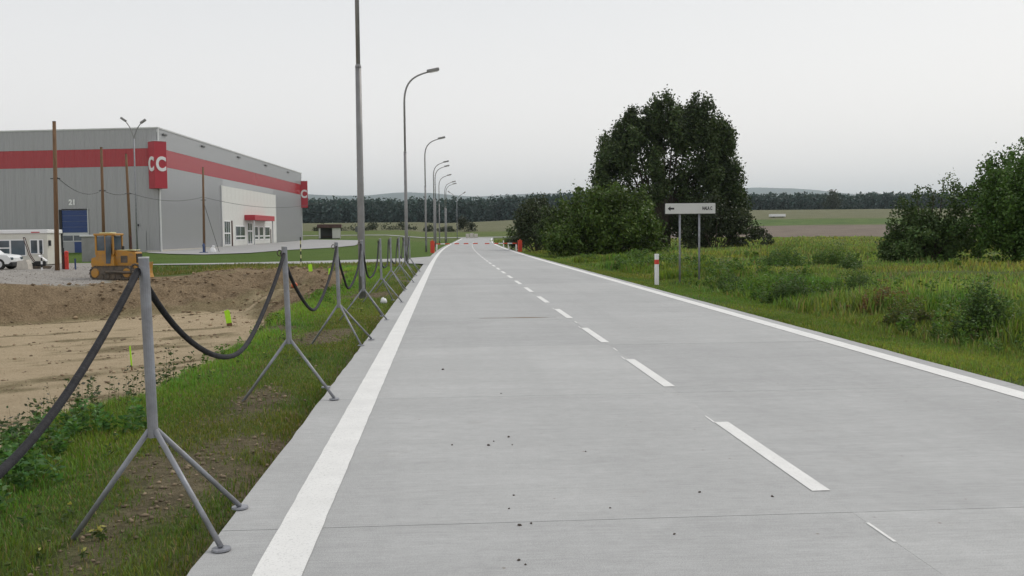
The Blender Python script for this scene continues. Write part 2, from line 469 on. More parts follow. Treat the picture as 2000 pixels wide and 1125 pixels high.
class MB:
    def __init__(s): s.v = []; s.f = []

    def add(s, vs, fs):
        b = len(s.v); s.v.extend([tuple(map(float, p)) for p in vs]); s.f.extend([tuple(i + b for i in f) for f in fs]); return s

    def box(s, x0, x1, y0, y1, z0, z1, bev=0.0):
        if bev <= 0:
            return s.add([(x0, y0, z0), (x1, y0, z0), (x1, y1, z0), (x0, y1, z0), (x0, y0, z1), (x1, y0, z1), (x1, y1, z1), (x0, y1, z1)],
                         [(3, 2, 1, 0), (4, 5, 6, 7), (0, 1, 5, 4), (1, 2, 6, 5), (2, 3, 7, 6), (3, 0, 4, 7)])
        b = bev
        pts = lambda i: [(x0 + i + b, y0 + i), (x1 - i - b, y0 + i), (x1 - i, y0 + i + b), (x1 - i, y1 - i - b), (x1 - i - b, y1 - i), (x0 + i + b, y1 - i), (x0 + i, y1 - i - b), (x0 + i, y0 + i + b)]
        rings = [(pts(b), z0), (pts(0), z0 + b), (pts(0), z1 - b), (pts(b), z1)]
        vs = [(p[0], p[1], z) for r, z in rings for p in r]
        fs = [tuple(reversed(range(8))), tuple(range(24, 32))]
        for k in range(3):
            for i in range(8):
                j = (i + 1) % 8
                fs.append((k * 8 + i, k * 8 + j, k * 8 + 8 + j, k * 8 + 8 + i))
        return s.add(vs, fs)

    def tube(s, pts, rad, n=10, caps=True):
        pts = [Vector(p) for p in pts]
        rad = rad if isinstance(rad, (list, tuple)) else [rad] * len(pts)
        vs = []; fs = []
        prev = None
        for i, p in enumerate(pts):
            t = (pts[min(i + 1, len(pts) - 1)] - pts[max(i - 1, 0)]).normalized()
            if prev is None:
                a = Vector((0, 0, 1)) if abs(t.z) < 0.9 else Vector((1, 0, 0))
                u = t.cross(a).normalized()
            else:
                u = (prev - t * prev.dot(t)).normalized()
            prev = u; w = t.cross(u)
            for k in range(n):
                an = 2 * math.pi * k / n
                vs.append(p + (u * math.cos(an) + w * math.sin(an)) * rad[i])
        for i in range(len(pts) - 1):
            for k in range(n):
                j = (k + 1) % n
                fs.append((i * n + k, i * n + j, (i + 1) * n + j, (i + 1) * n + k))
        if caps:
            fs.append(tuple(reversed(range(n)))); fs.append(tuple(range((len(pts) - 1) * n, len(pts) * n)))
        return s.add(vs, fs)

    def cyl(s, x, y, z0, z1, r, n=14, r2=None):
        return s.tube([(x, y, z0), (x, y, z1)], [r, r if r2 is None else r2], n)

    def prism_y(s, prof, y0, y1):
        """profile in x,z swept along y"""
        n = len(prof)
        vs = [(p[0], y0, p[1]) for p in prof] + [(p[0], y1, p[1]) for p in prof]
        fs = [tuple(range(n)), tuple(reversed(range(n, 2 * n)))]
        for i in range(n):
            j = (i + 1) % n; fs.append((i, i + n, j + n, j))
        return s.add(vs, fs)

    def prism_z(s, prof, z0, z1):
        n = len(prof)
        vs = [(p[0], p[1], z0) for p in prof] + [(p[0], p[1], z1) for p in prof]
        fs = [tuple(reversed(range(n))), tuple(range(n, 2 * n))]
        for i in range(n):
            j = (i + 1) % n; fs.append((i, j, j + n, i + n))
        return s.add(vs, fs)

    def blob(s, c, r, seed=0, n=8, m=5, amp=0.25):
        rr = random.Random(seed); vs = []; fs = []
        r = (r, r, r) if not isinstance(r, (tuple, list)) else r
        for i in range(m + 1):
            th = math.pi * i / m
            for k in range(n):
                ph = 2 * math.pi * k / n; q = 1 + rr.uniform(-amp, amp)
                vs.append((c[0] + r[0] * q * math.sin(th) * math.cos(ph), c[1] + r[1] * q * math.sin(th) * math.sin(ph), c[2] + r[2] * q * math.cos(th)))
        for i in range(m):
            for k in range(n):
                j = (k + 1) % n; fs.append((i * n + k, (i + 1) * n + k, (i + 1) * n + j, i * n + j))
        return s.add(vs, fs)

    def mesh(s, name, smooth_s=False):
        me = bpy.data.meshes.new(name); me.from_pydata(s.v, [], s.f); me.update()
        if smooth_s: me.polygons.foreach_set('use_smooth', [True] * len(me.polygons))
        return me

    def build(s, name, m, parent=None, loc=(0, 0, 0), smooth_s=False):
        return link(name, s.mesh(name, smooth_s), m, parent, loc)


def text_mesh(body, size, ext=0.01, bold=0.0):
    cu = bpy.data.curves.new('txt', 'FONT'); cu.body = body; cu.size = size; cu.extrude = ext; cu.offset = bold
    cu.align_x = 'CENTER'; cu.align_y = 'CENTER'
    o = bpy.data.objects.new('txt', cu); col.objects.link(o)
    bpy.context.view_layer.update()
    me = bpy.data.meshes.new_from_object(o.evaluated_get(bpy.context.evaluated_depsgraph_get()))
    bpy.data.objects.remove(o); bpy.data.curves.remove(cu)
    return me


def set_auto(o):
    pass


# ------------------------------------------------------------------ ground sheet
def axis(lo, a, b, hi, step, grow):
    out = list(np.arange(a, b + 1e-6, step))
    s = step; v = b
    while v < hi: s *= grow; v += s; out.append(v)
    s = step; v = a
    while v > lo: s *= grow; v -= s; out.insert(0, v)
    return np.array(out)


gx = axis(-12500, -30, 12, 12500, 0.2, 1.045)
gy = axis(-60, 3, 56, 12500, 0.2, 1.035)
GX, GY = np.meshgrid(gx, gy)
GZ = ground_h(GX, GY)
nx, ny = len(gx), len(gy)
idx = np.arange(nx * ny).reshape(ny, nx)
quads = np.stack([idx[:-1, :-1].ravel(), idx[:-1, 1:].ravel(), idx[1:, 1:].ravel(), idx[1:, :-1].ravel()], 1)
gme = np_mesh('ground', np.stack([GX.ravel(), GY.ravel(), GZ.ravel()], 1), quads, smooth_s=True)

X, Y = GX.ravel(), GY.ravel()
nz = fbm(X * 0.35, Y * 0.35, 4, 41); nzf = fbm(X * 1.7, Y * 1.7, 3, 57)
sd = poly_sd(PIT, X, Y) + 0.45 * fbm(X * 0.5, Y * 0.5, 3, 5)
far = (smooth(36, 44, Y + 0.55 * (X + 10) * (X < -4.5)) * (X < -5))
wdt = 2.1 + 3.4 * far
z_sand = smooth(0.75, 1.15, sd / wdt + 0.18 * nz + 0.1 * nzf + 0.45 * smooth(-12, -7, X) * smooth(38, 44, Y))
z_pit = smooth(0.35, 0.6, sd + 0.25 * nz)                      # bare earth inside the pit
worked = smooth(0, 1.2, 2.9 - np.abs(sd + 1.2) + 1.0 * nz) * (Y > 30) * (X < -8.5)      # churned strip behind the crest
dozer_zone = np.exp(-(((X + 16.5) / 4.0) ** 2 + ((Y - 50) / 3.6) ** 2) ** 2)
z_dirt = np.clip(z_pit + worked + smooth(0.3, 0.6, dozer_zone + 0.2 * nz), 0, 1)
# streaks of loose dirt on the sand: wheel tracks along the pit
trk = smooth(0.15, 0.5, fbm(X * 0.18 + Y * 0.10, Y * 0.75 - X * 0.5, 4, 77) + 0.25 * nzf)
z_sand = z_sand * (1 - 0.75 * trk * (sd > 1)) * (1 - 0.7 * smooth(3.4, 1.6, sd + 1.6 * nz) * (Y < 34))
GRV = [(-60, 70), (-20, 66), (-19, 58), (-16.8, 49), (-15.2, 44.5), (-15.6, 42.9), (-18, 40.6), (-26, 37.6), (-60, 34.6)]
grv = smooth(-0.3, 0.5, poly_sd(GRV, X, Y) + 0.6 * nz + 0.3 * nzf)
z_sand = z_sand * (1 - grv) * (sd > 0)
z_dirt = z_dirt * (1 - 0.85 * grv)
tanp = smooth(0.15, 0.5, 1 - np.abs((Y - (54.6 + 0.35 * nz - 0.02 * (X + 10))) / 0.7)) * smooth(-6.5, -8.5, X) * smooth(-27, -22, X)
z_sand = np.maximum(z_sand, 0.75 * tanp)
verge_l = smooth(-4.2, -3.4, X) * (X < EDGE_L + 0.3) * (Y < 52)
bare = smooth(0.10, 0.5, fbm(X * 0.9, Y * 0.55, 4, 91) + 0.28 * np.exp(-((X + 1.9) / 0.45) ** 2) - 0.05) * verge_l
edge_soil = smooth(0.18, 0.0, np.minimum(np.abs(X - EDGE_L - curve_c(Y)), np.abs(X - EDGE_R - curve_c(Y)))) * (Y < 110)
z_soil = np.clip(0.85 * bare + edge_soil + 0.55 * smooth(0.25, 0.5, fbm(X * 0.25, Y * 0.25, 4, 111)) * (X > 8.5) * (Y < 70), 0, 1)
lawn = (X < EDGE_L + curve_c(Y)) * smooth(53.5, 56, Y) * smooth(200, 175, Y) * (1 - smooth(0, 1, z_dirt))
rmask = smooth(25, 45, X + 4 * nz)
brown = rmask * smooth(196, 208, Y + 0.12 * X) * smooth(309, 303, Y + 0.1 * X)
green = rmask * smooth(303, 309, Y + 0.1 * X) * smooth(372, 360, Y + 0.1 * X)
tanf = rmask * smooth(360, 372, Y + 0.1 * X) + (1 - rmask) * smooth(296, 306, Y)
ze = gme.attributes.new('zone', 'FLOAT_COLOR', 'POINT')
ze.data.foreach_set('color', np.stack([z_sand, z_dirt * (1 - z_sand), grv, z_soil], 1).astype(np.float32).ravel())
zf = gme.attributes.new('zone2', 'FLOAT_COLOR', 'POINT')
zf.data.foreach_set('color', np.stack([brown, green, np.clip(tanf, 0, 1), lawn], 1).astype(np.float32).ravel())
ground = link('ground', gme, M['ground'])
tag(ground, kind='structure')


# ------------------------------------------------------------------ road with slabs and markings
def strip(name, x0f, x1f, ys, lift, m, parent=None):
    ys = np.asarray(ys, float); V = []; F = []
    for i, y in enumerate(ys):
        z = float(road_z(y)) + lift
        V += [(x0f(y), y, z), (x1f(y), y, z)]
        if i: F.append((2 * i - 2, 2 * i - 1, 2 * i + 1, 2 * i))
    mb = MB(); mb.add(V, F)
    return mb.build(name, m, parent)


cc = lambda y: float(curve_c(y))
road = strip('road', lambda y: EDGE_L + 0.01 + cc(y), lambda y: EDGE_R - 0.01 + cc(y), np.concatenate([np.arange(-6, 100, 3), np.arange(100, 232, 4)]), -0.022, M['joint'])
tag(road, kind='structure')
JY = [5.62 + 4.42 * k for k in range(-3, 21)]
MID = 2.41
rj = random.Random(5)
for a, b in zip(JY[:-1], JY[1:]):
    for side in (0, 1):
        g = 0.004
        y0, y1 = a + g, b - g
        if side == 0: xa, xb = EDGE_L, MID - 0.0008
        else: xa, xb = MID + 0.0008, EDGE_R
        n = 3
        top = []
        # outer edge slightly ragged
        mb = MB()
        prof = [(xa + cc(y0), y0), (xb + cc(y0), y0)]
        k = 14
        right = [(xb + cc(y0 + (y1 - y0) * i / k) + (rj.uniform(-0.009, 0.007) if side == 1 else 0), y0 + (y1 - y0) * i / k) for i in range(1, k)]
        left = [(xa + cc(y0 + (y1 - y0) * i / k) + (rj.uniform(-0.009, 0.007) if side == 0 else 0), y0 + (y1 - y0) * i / k) for i in range(k - 1, 0, -1)]
        prof = [(xa + cc(y0), y0), (xb + cc(y0), y0)] + right + [(xb + cc(y1), y1), (xa + cc(y1), y1)] + left
        mb.prism_z(prof, -0.16, rj.uniform(-0.0008, 0.0008))
        mb.build('slab', M['concrete'], road)
ye = JY[-1]
strip('far_slab', lambda y: EDGE_L + cc(y), lambda y: EDGE_R + cc(y), np.arange(ye + 0.01, 230, 3.5), 0.0, M['concrete'], road)

LL, CL, RL = -0.87, 2.41, 5.80
ys_all = np.concatenate([np.arange(-4, 30, 0.17), np.arange(30, 60, 1), np.arange(60, 222, 4)])
wob = lambda y, k: 0.0022 * (math.sin(7.3 * y + k) * math.sin(2.9 * y + 2 * k) + 0.7 * math.sin(23.0 * y + 3 * k))
strip('edge_line', lambda y: LL - 0.125 + cc(y) + wob(y, 1), lambda y: LL + 0.125 + cc(y) + wob(y, 5), ys_all, 0.005, M['paint'], road)
strip('edge_line', lambda y: RL - 0.125 + cc(y) + wob(y, 1), lambda y: RL + 0.125 + cc(y) + wob(y, 5), ys_all, 0.005, M['paint'], road)
DASH = 4.32
for k in range(0, 40):
    y0 = 6.1 + DASH * k; y1 = y0 + 2.32
    if y0 > 190: break
    mb = MB(); V = []; F = []
    seg = [y0, (y0 + y1) / 2, y1]
    for i, y in enumerate(seg):
        V += [(CL - 0.062 + cc(y), y, road_z(y) + 0.005), (CL + 0.062 + cc(y), y, road_z(y) + 0.005)]
        if i: F.append((2 * i - 2, 2 * i - 1, 2 * i + 1, 2 * i))
    mb.add(V, F)
    if k < 4:    # pre-marking ticks sprayed before the line
        mb.add([(CL - 0.075, y1 - 0.02, 0.004), (CL - 0.055, y1 - 0.02, 0.004), (CL - 0.055, y1 + 0.30, 0.004), (CL - 0.07, y1 + 0.30, 0.004)], [(0, 1, 2, 3)])
        if k != 1:
            mb.add([(CL - 0.012, y0 - 1.05, 0.004), (CL + 0.008, y0 - 1.05, 0.004), (CL + 0.008, y0 - 0.70, 0.004), (CL - 0.012, y0 - 0.70, 0.004)], [(0, 1, 2, 3)])
    mb.build('centre_dash', M['paint'], road)


def sheet(name, poly, lift, m, zf=None, sub=2.0):
    """flat polygon laid over the terrain as a gridded slab"""
    xs = [p[0] for p in poly]; ysx = [p[1] for p in poly]
    ax = np.arange(min(xs), max(xs) + sub, sub); ay = np.arange(min(ysx), max(ysx) + sub, sub)
    import bmesh
    bm = bmesh.new()
    vs = [bm.verts.new((p[0], p[1], 0)) for p in poly]
    bm.faces.new(vs)
    for a in ax[1:-1]:
        bmesh.ops.bisect_plane(bm, geom=bm.verts[:] + bm.edges[:] + bm.faces[:], plane_co=(a, 0, 0), plane_no=(1, 0, 0))
    for a in ay[1:-1]:
        bmesh.ops.bisect_plane(bm, geom=bm.verts[:] + bm.edges[:] + bm.faces[:], plane_co=(0, a, 0), plane_no=(0, 1, 0))
    co = np.array([v.co[:] for v in bm.verts])
    zz = rise(co[:, 0], co[:, 1]) + lift
    for v, z in zip(bm.verts, zz): v.co.z = z
    bm.normal_update()
    for f in bm.faces:
        if f.normal.z < 0: f.normal_flip()
    me = bpy.data.meshes.new(name); bm.to_mesh(me); bm.free()
    o = link(name, me, m)
    return tag(o, kind='structure')


# side road to the hall, joining with flared corners
sr = [(-1.0, 53.5), (-1.6, 55.2), (-2.6, 56.4), (-4.2, 57.2), (-8, 57.8), (-13, 58.6), (-20, 59.6), (-20, 60.6), (-13, 61.6), (-8, 63.8), (-4.5, 66.2), (-2.6, 68.4), (-1.3, 72), (-0.9, 75)]
sheet('side_road', sr, 0.012, M['concrete_far'])
ap = [(-28.9, 96), (-25, 90), (-21, 86), (-18.0, 90), (-16.5, 100), (-13.0, 112), (-11.8, 126), (-13.7, 165), (-24.6, 178), (-28.5, 100.5), (-29.5, 99.5)]
sheet('forecourt', ap, 0.03, M['concrete_far'], sub=3.0)
sheet('cross_road', [(-34, 224), (-10, 226), (60, 226), (60, 233), (-10, 233), (-34, 231)], 0.05, M['concrete_far'], sub=4.0)


# ------------------------------------------------------------------ hall
HA = Vector((-28.7, 100.0, 0)); HB = Vector((-25.45, 174.0, 0))
e1 = (HB - HA).normalized(); n1 = Vector((e1.y, -e1.x, 0))
e2 = Vector((-1, 0.19, 0)).normalized(); n2 = Vector((-e2.y, e2.x, 0))
if n2.y > 0: n2 = -n2
hall = thing('industrial_hall', 'large grey metal hall with a red band and red corner signs lettered C', 'hall', tuple(HA))
FACE = {1: (HA, e1, n1), 2: (HA, e2, n2)}


def facemat(face, s, z, out=0.0):
    o, e, n = FACE[face]
    p = o + e * s + n * out - HA
    # local x along wall, local y outward, local z up
    return Matrix(((e.x, n.x, 0, p.x), (e.y, n.y, 0, p.y), (0, 0, 1, z), (0, 0, 0, 1)))


def onface(name, me, m, face, s, z, out=0.0, parent=None):
    o = link(name, me, m, hall if parent is None else parent)
    mt = facemat(face, s, z, out)
    if parent is not None: mt = parent.matrix_basis.inverted() @ mt
    o.matrix_basis = mt
    return o


def fbox(name, m, face, s0, s1, z0, z1, o0, o1, parent=None, bev=0.0):
    mb = MB().box(0, s1 - s0, 0, o1 - o0, 0, z1 - z0, bev)
    return onface(name, mb.mesh(name), m, face, s0, z0, o0, parent)


def rib_panel(w, h):
    pitch = w / 4; prof = [(0.006, -0.06)]
    x = 0.006
    for k in range(4):
        b = k * pitch
        prof += [(b + 0.006 if k == 0 else b + 0.0, 0.0), (b + pitch * 0.45, 0.0), (b + pitch * 0.55, 0.018), (b + pitch * 0.9, 0.018)]
    prof += [(w - 0.006, 0.0), (w - 0.006, -0.06)]
    return MB().prism_z(prof, 0, h).mesh('panel')


PW = 1.1; HT = 12.45; ZB0, ZB1 = 8.72, 10.5
pan_lo = {}
rows = [(-0.55, ZB0, 'panel'), (ZB0 + 0.012, ZB1, 'red'), (ZB1 + 0.012, HT, 'panel_hi')]
pmesh = []
for z0, z1, mk in rows:
    me = rib_panel(PW, z1 - z0); me.materials.append(M[mk]); pmesh.append((me, z0))
for face, cnt in ((1, 67), (2, 17)):
    for k in range(cnt):
        for r_, (me, z0) in enumerate(pmesh):
            if face == 1 and r_ == 0 and 22.3 < k * PW and (k + 1) * PW < 52: continue
            onface('panel', me, None, face, k * PW + 0.05, z0, 0.062)
# inner shell, roof and the long run of wall out of frame
mb = MB()
LEN2 = 62.0
c0 = HA - HA; pA = e1 * 0.02 + e2 * 0.02; pB = e1 * 73.9; pC = e1 * 73.9 + e2 * LEN2; pD = e2 * LEN2
mb.prism_z([(pA.x, pA.y), (pB.x, pB.y), (pC.x, pC.y), (pD.x, pD.y)], -0.9, HT - 0.35)
mb.build('wall', M['core'], hall)
fbox('wall', M['panel'], 2, 17 * PW + 0.06, LEN2, -0.55, ZB0, 0.0, 0.07)
fbox('wall', M['red'], 2, 17 * PW + 0.06, LEN2, ZB0 + 0.01, ZB1, 0.0, 0.07)
fbox('wall', M['panel_hi'], 2, 17 * PW + 0.06, LEN2, ZB1 + 0.01, HT, 0.0, 0.07)
fbox('roof_edge', M['trim'], 1, -0.15, 74.2, HT, HT + 0.14, -0.3, 0.14)
fbox('roof_edge', M['trim'], 2, 0.16, LEN2, HT, HT + 0.137, -0.3, 0.13)
fbox('corner_trim', M['trim'], 1, -0.10, 0.08, -0.5, HT - 0.003, 0.0, 0.125)
fbox('corner_trim', M['trim'], 1, 73.75, 73.95, -0.5, HT - 0.003, -0.05, 0.115)
fbox('plinth', M['cblock'], 1, 0.1, 73.7, -0.9, 0.35, 0.02, 0.11)
fbox('plinth', M['cblock'], 2, 0.1, 40, -0.9, 0.30, 0.02, 0.11)
for s in (1.2, 14.5, 30.5, 46, 62):
    fbox('roof_vent', M['core'], 1, s, s + 1.1, HT - 0.55, HT - 0.38, 0.09, 0.25)

# corner sign boxes with the letter C on both outer faces
cme = text_mesh('C', 2.05, 0.03, 0.075)
cme.materials.append(M['letter'])


def corner_sign(s, out, name, yaw=R(-43)):
    ctr = HA + e1 * s + n1 * out - HA
    sz = 1.30
    root = MB().box(-sz / 2, sz / 2, -sz / 2, sz / 2, 6.45, 11.1, 0.02).build(name, M['redsign'], hall)
    root.matrix_basis = Matrix.Translation(ctr) @ Matrix.Rotation(-yaw, 4, 'Z')
    for rz in (0, -math.pi / 2):
        l = link('letter', cme, None, root)
        l.matrix_basis = Matrix.Rotation(rz, 4, 'Z') @ Matrix.Translation((0, -sz / 2 - 0.031, 8.8)) @ Matrix.Rotation(math.pi / 2, 4, 'X') @ Matrix.Diagonal((0.74, 0.93, 1, 1))
    MB().box(-sz / 2 - 0.03, sz / 2 + 0.03, -sz / 2 - 0.03, sz / 2 + 0.03, 11.1, 11.16).build('sign_cap', M['trim'], root)
    return root


corner_sign(-0.30, 0.05, 'corner_sign')
corner_sign(74.1, 0.45, 'corner_sign', R(-8))

# white entrance block on the long face
EB0, EB1 = 22.2, 52.4
k = 0
wp = (EB1 - EB0) / 15
wme = MB().box(0.008, wp - 0.008, 0, 0.16, 0, 7.85 + 0.6).mesh('white_panel'); wme.materials.append(M['white'])
for k in range(15): onface('white_panel', wme, None, 1, EB0 + k * wp, -0.6, 0.03)
for k in range(27):
    fbox('upper_panel', M['panel'], 1, EB0 + k * PW + 0.05, min(EB0 + (k + 1) * PW + 0.035, EB1), 7.87, ZB0, 0.03, 0.062)
fbox('corner_trim', M['trim'], 1, EB0 - 0.12, EB0 - 0.004, -0.5, 7.9, 0.02, 0.22)
fbox('corner_trim', M['trim'], 1, EB1 + 0.004, EB1 + 0.12, -0.5, 7.9, 0.02, 0.22)
cp = fbox('canopy', M['redsign'], 1, 33.0, 45.0, 3.75, 4.45, 0.19, 1.6, bev=0.03)
fbox('canopy_support', M['trim'], 1, 33.3, 33.5, 0.35, 3.74, 1.3, 1.45, parent=cp)
fbox('canopy_support', M['trim'], 1, 44.5, 44.7, 0.35, 3.74, 1.3, 1.45, parent=cp)


def hall_window(face, s0, s1, z0, z1, out, split=2, transom=None):
    w = fbox('window', M['letter'], face, s0, s1, z0, z1, out, out + 0.05)
    f = 0.14
    cuts = np.linspace(s0 + f, s1 - f + 0.12, split + 1)
    zs = [(z0 + f, z1 - f)] if transom is None else [(z0 + f, transom - 0.08), (transom + 0.08, z1 - f)]
    for a, b in zip(cuts[:-1], cuts[1:]):
        for za, zb in zs:
            fbox('pane', M['glass'], face, a, b - 0.12, za, zb, out + 0.045, out + 0.056, parent=w)
    return w


hall_window(1, 28.2, 33.0, 1.05, 3.0, 0.19, 2, 1.6)
hall_window(1, 37.9, 40.4, 1.05, 3.0, 0.19, 1, 1.6)
hall_window(1, 41.2, 43.6, 1.05, 3.0, 0.19, 1, 1.6)
hall_window(1, 44.6, 47.8, 1.05, 3.0, 0.19, 1, 1.6)
hall_window(1, 22.8, 25.6, 0.45, 3.6, 0.19, 3, 2.0)
d = fbox('entrance_door', M['letter'], 1, 34.3, 37.0, 0.35, 3.5, 0.19, 0.26)
for a, b in ((34.5, 35.55), (35.75, 36.8)):
    fbox('pane', M['glass'], 1, a, b, 0.6, 2.2, 0.255, 0.266, parent=d)
    fbox('pane', M['glass'], 1, a, b, 2.4, 3.35, 0.255, 0.266, parent=d)
fbox('downpipe', M['rust'], 1, 26.3, 26.55, 0.2, 3.6, 0.19, 0.3)
fbox('downpipe', M['rust'], 1, 48.3, 48.5, 0.2, 2.6, 0.19, 0.28)
fbox('doorstep', M['cblock'], 1, 33.5, 38, 0.0, 0.34, 0.19, 2.0)

# blue sectional gate and doors on the face towards the camera
gs0, gs1 = 7.68, 10.38
gate = fbox('gate', M['trim'], 2, gs0 - 0.12, gs1 + 0.12, -0.2, 4.55, 0.095, 0.135)
for i in range(4):
    fbox('blue_panel', M['blue'], 2, gs0, gs1, 2.16 + i * 0.57, 2.16 + i * 0.57 + 0.555, 0.13, 0.155, parent=gate)
fbox('lintel', M['black'], 2, gs0 - 0.02, gs1 + 0.02, 4.45, 4.56, 0.12, 0.2, parent=gate)
fbox('jamb', M['black'], 2, gs1 + 0.01, gs1 + 0.3, -0.2, 4.5, 0.12, 0.22, parent=gate)
for a, b in ((gs0 + 0.0, gs0 + 0.5), (gs0 + 0.62, gs0 + 1.5), (gs0 + 1.62, gs0 + 2.65)):
    fbox('pane', M['glass'], 2, a, b, 1.34, 1.86, 0.13, 0.148, parent=gate)
fbox('lower_panel', M['panel'], 2, gs0, gs1, -0.15, 1.26, 0.13, 0.142, parent=gate)
dr = fbox('door', M['blue'], 2, gs0 + 0.42, gs0 + 1.45, -0.15, 1.22, 0.14, 0.165, parent=gate)
gd = fbox('side_door', M['panel_hi'], 2, 1.45, 2.35, 0.2, 2.25, 0.095, 0.13)
fbox('wall_lamp', M['black'], 2, 2.2, 2.38, 2.75, 2.95, 0.095, 0.3)
nme = text_mesh('21', 0.74, 0.012, 0.04); nme.materials.append(M['letter'])
nb = link('gate_number', nme, None, hall)
_mt = facemat(2, 9.25, 5.2, 0.11)
# lettering reads from outside: text x runs opposite to e2 here
nb.matrix_basis = Matrix(((-e2.x, 0, n2.x, _mt[0][3]), (-e2.y, 0, n2.y, _mt[1][3]), (0, 1, 0, 5.2), (0, 0, 0, 1)))


# ------------------------------------------------------------------ wooden poles and cables
def wood_pole(x, y, h, label, lean=0.0, guy=False):
    g = gh(x, y)
    t = thing('wooden_pole', label, 'pole', (x, y, g), 0, 'wooden power poles by the hall')
    MB().tube([(0, 0, -0.3), (lean * 0.5, 0, h * 0.5), (lean, 0, h)], [0.125, 0.11, 0.09], 12).build('shaft', M['wood'], t, smooth_s=True)
    MB().cyl(lean, 0, h - 0.002, h + 0.03, 0.097, 12).build('cap', M['rust'], t)
    MB().tube([(-0.25 + lean * .6, 0, h * .62), (0.25 + lean * .6, 0, h * .62)], 0.03, 6).build('insulator_bar', M['cable'], t)
    if guy:
        MB().tube([(0.05, 0, h * 0.60), (1.5, -0.3, 0.0)], 0.02, 5).build('guy_wire', M['cable'], t)
    return t


wood_pole(-21.0, 54.0, 7.95, 'tallest wooden pole, standing by the white cabin and the red hydrant', 0.12)
wood_pole(-25.7, 75.0, 8.4, 'wooden pole behind the grey kiosk roof, left of the bulldozer cab', 0.05)
wood_pole(-25.3, 80.0, 8.3, 'wooden pole rising just behind the bulldozer hood beside the corner sign', -0.15)
wood_pole(-23.2, 95.0, 8.1, 'dark wooden pole with a guy wire before the long side of the hall', 0.1, True)


def cable(a, b, sag, label, r=0.018):
    a = Vector(a); b = Vector(b)
    pts = [a.lerp(b, i / 16) - Vector((0, 0, sag * 4 * (i / 16) * (1 - i / 16))) for i in range(17)]
    o = MB().tube([p - a for p in pts], r, 5).build('overhead_cable', M['cable'], None, tuple(a))
    tag(o, label, 'cable', 'overhead cables between the wooden poles')


cable((-20.9, 54, 5.0), (-25.7, 75, 5.2), 0.6, 'overhead cable from the tallest pole to the pole by the kiosk')
cable((-25.7, 75, 5.2), (-25.3, 80, 5.2), 0.25, 'short overhead cable between the two poles behind the bulldozer')
cable((-25.3, 80, 5.2), (-23.2, 95, 5.4), 0.5, 'overhead cable crossing the hall corner under the red sign')
cable((-23.2, 95, 5.4), (-19.5, 150, 6.6), 0.9, 'overhead cable sagging past the white entrance of the hall', 0.022)


# ------------------------------------------------------------------ street lamps
def make_lamp():
    t = thing('street_lamp', 'tbd', 'street lamp', (0, 0, 0))
    MB().tube([(0, 0, -0.3), (0, 0, 1.95), (0, 0, 6.2)], [0.098, 0.094, 0.078], 14).build('lower_pole', M['pole'], t, smooth_s=True)
    MB().tube([(0, 0, 6.19), (0, 0, 6.27)], [0.088, 0.062], 14).build('collar', M['pole'], t)
    MB().box(-0.045, 0.045, -0.106, -0.08, 0.6, 1.05).build('service_hatch', M['galv'], t)
    pts = [(0, 0, 6.2), (0, 0, 8.85)]
    P0, P1, P2, P3 = Vector((0, 0, 8.85)), Vector((0, 0, 10.0)), Vector((0.45, 0, 10.33)), Vector((1.30, 0, 10.56))
    for i in range(1, 13):
        q = i / 12
        pts.append(P0 * (1 - q) ** 3 + 3 * P1 * q * (1 - q) ** 2 + 3 * P2 * q * q * (1 - q) + P3 * q ** 3)
    MB().tube(pts, [0.058] * 2 + [0.055 - 0.015 * i / 12 for i in range(12)], 10).build('arm', M['pole'], t, smooth_s=True)
    h = MB().box(-0.33, 0.36, -0.13, 0.13, -0.06, 0.10, 0.03).build('lamp_head', M['pole'], t, (1.58, 0, 10.65))
    h.rotation_euler = (0, R(-12), 0)
    MB().box(-0.20, 0.28, -0.095, 0.095, -0.085, -0.058).build('lens', M['signwhite'], h)
    return t


lamp = make_lamp()
LAMPS = [(-2.30, 26.5, 'nearest street lamp, its head above the picture, among the tripod posts'), (-2.22, 54.0, 'street lamp second from the camera, its curved arm above the side road'),
         (-1.95, 92.0, 'third street lamp along the road, beside the left barrier box'), (-1.55, 122.0, 'fourth street lamp along the road'), (-1.45, 130.0, 'fifth street lamp, close behind the fourth with its head just below it'),
         (-1.1, 150.0, 'sixth street lamp along the road'), (-0.25, 170.0, 'seventh street lamp along the road, far off'), (-0.05, 178.0, 'last and smallest single-arm street lamp down the road')]
for i, (x, y, lb) in enumerate(LAMPS):
    o = lamp if i == 0 else copy_tree(lamp)
    o.location = (x, y, gh(x, y)); o['label'] = lb; o['group'] = 'street lamps along the road'
    o.rotation_euler.z = R([0, 2, -3, 3, -2, 0, 2, -3][i])


def double_lamp(x, y, h, label, sp=0.75, rz=0.0, col_='pole'):
    t = thing('double_arm_lamp', label, 'street lamp', (x, y, gh(x, y)), rz)
    MB().tube([(0, 0, -0.3), (0, 0, h * 0.55), (0, 0, h)], [0.09, 0.07, 0.055], 10).build('pole', M['galv'], t, smooth_s=True)
    for s, up in ((-1, 1.0), (1, 0.9)):
        pts = [(0, 0, h - 0.05), (s * 0.10 * sp, 0, h + 0.35 * up), (s * 0.45 * sp, 0, h + 1.1 * up), (s * 1.0 * sp, 0, h + 1.75 * up)]
        MB().tube(pts, 0.045, 8).build('arm', M['pole'], t)
        hd = MB().box(-0.3, 0.3, -0.14, 0.14, -0.08, 0.12, 0.03).build('lamp_head', M['pole'], t, (s * 1.0 * sp + s * 0.12, 0, h + 1.78 * up))
        hd.rotation_euler = (0, R(-35 * s), 0)
    return t


double_lamp(-29.45, 95.0, 10.9, 'two-armed lamp rising in front of the hall above its roof', 0.8)
double_lamp(2.3, 215.0, 8.6, 'tiny two-armed lamp at the far end of the road', 1.6)


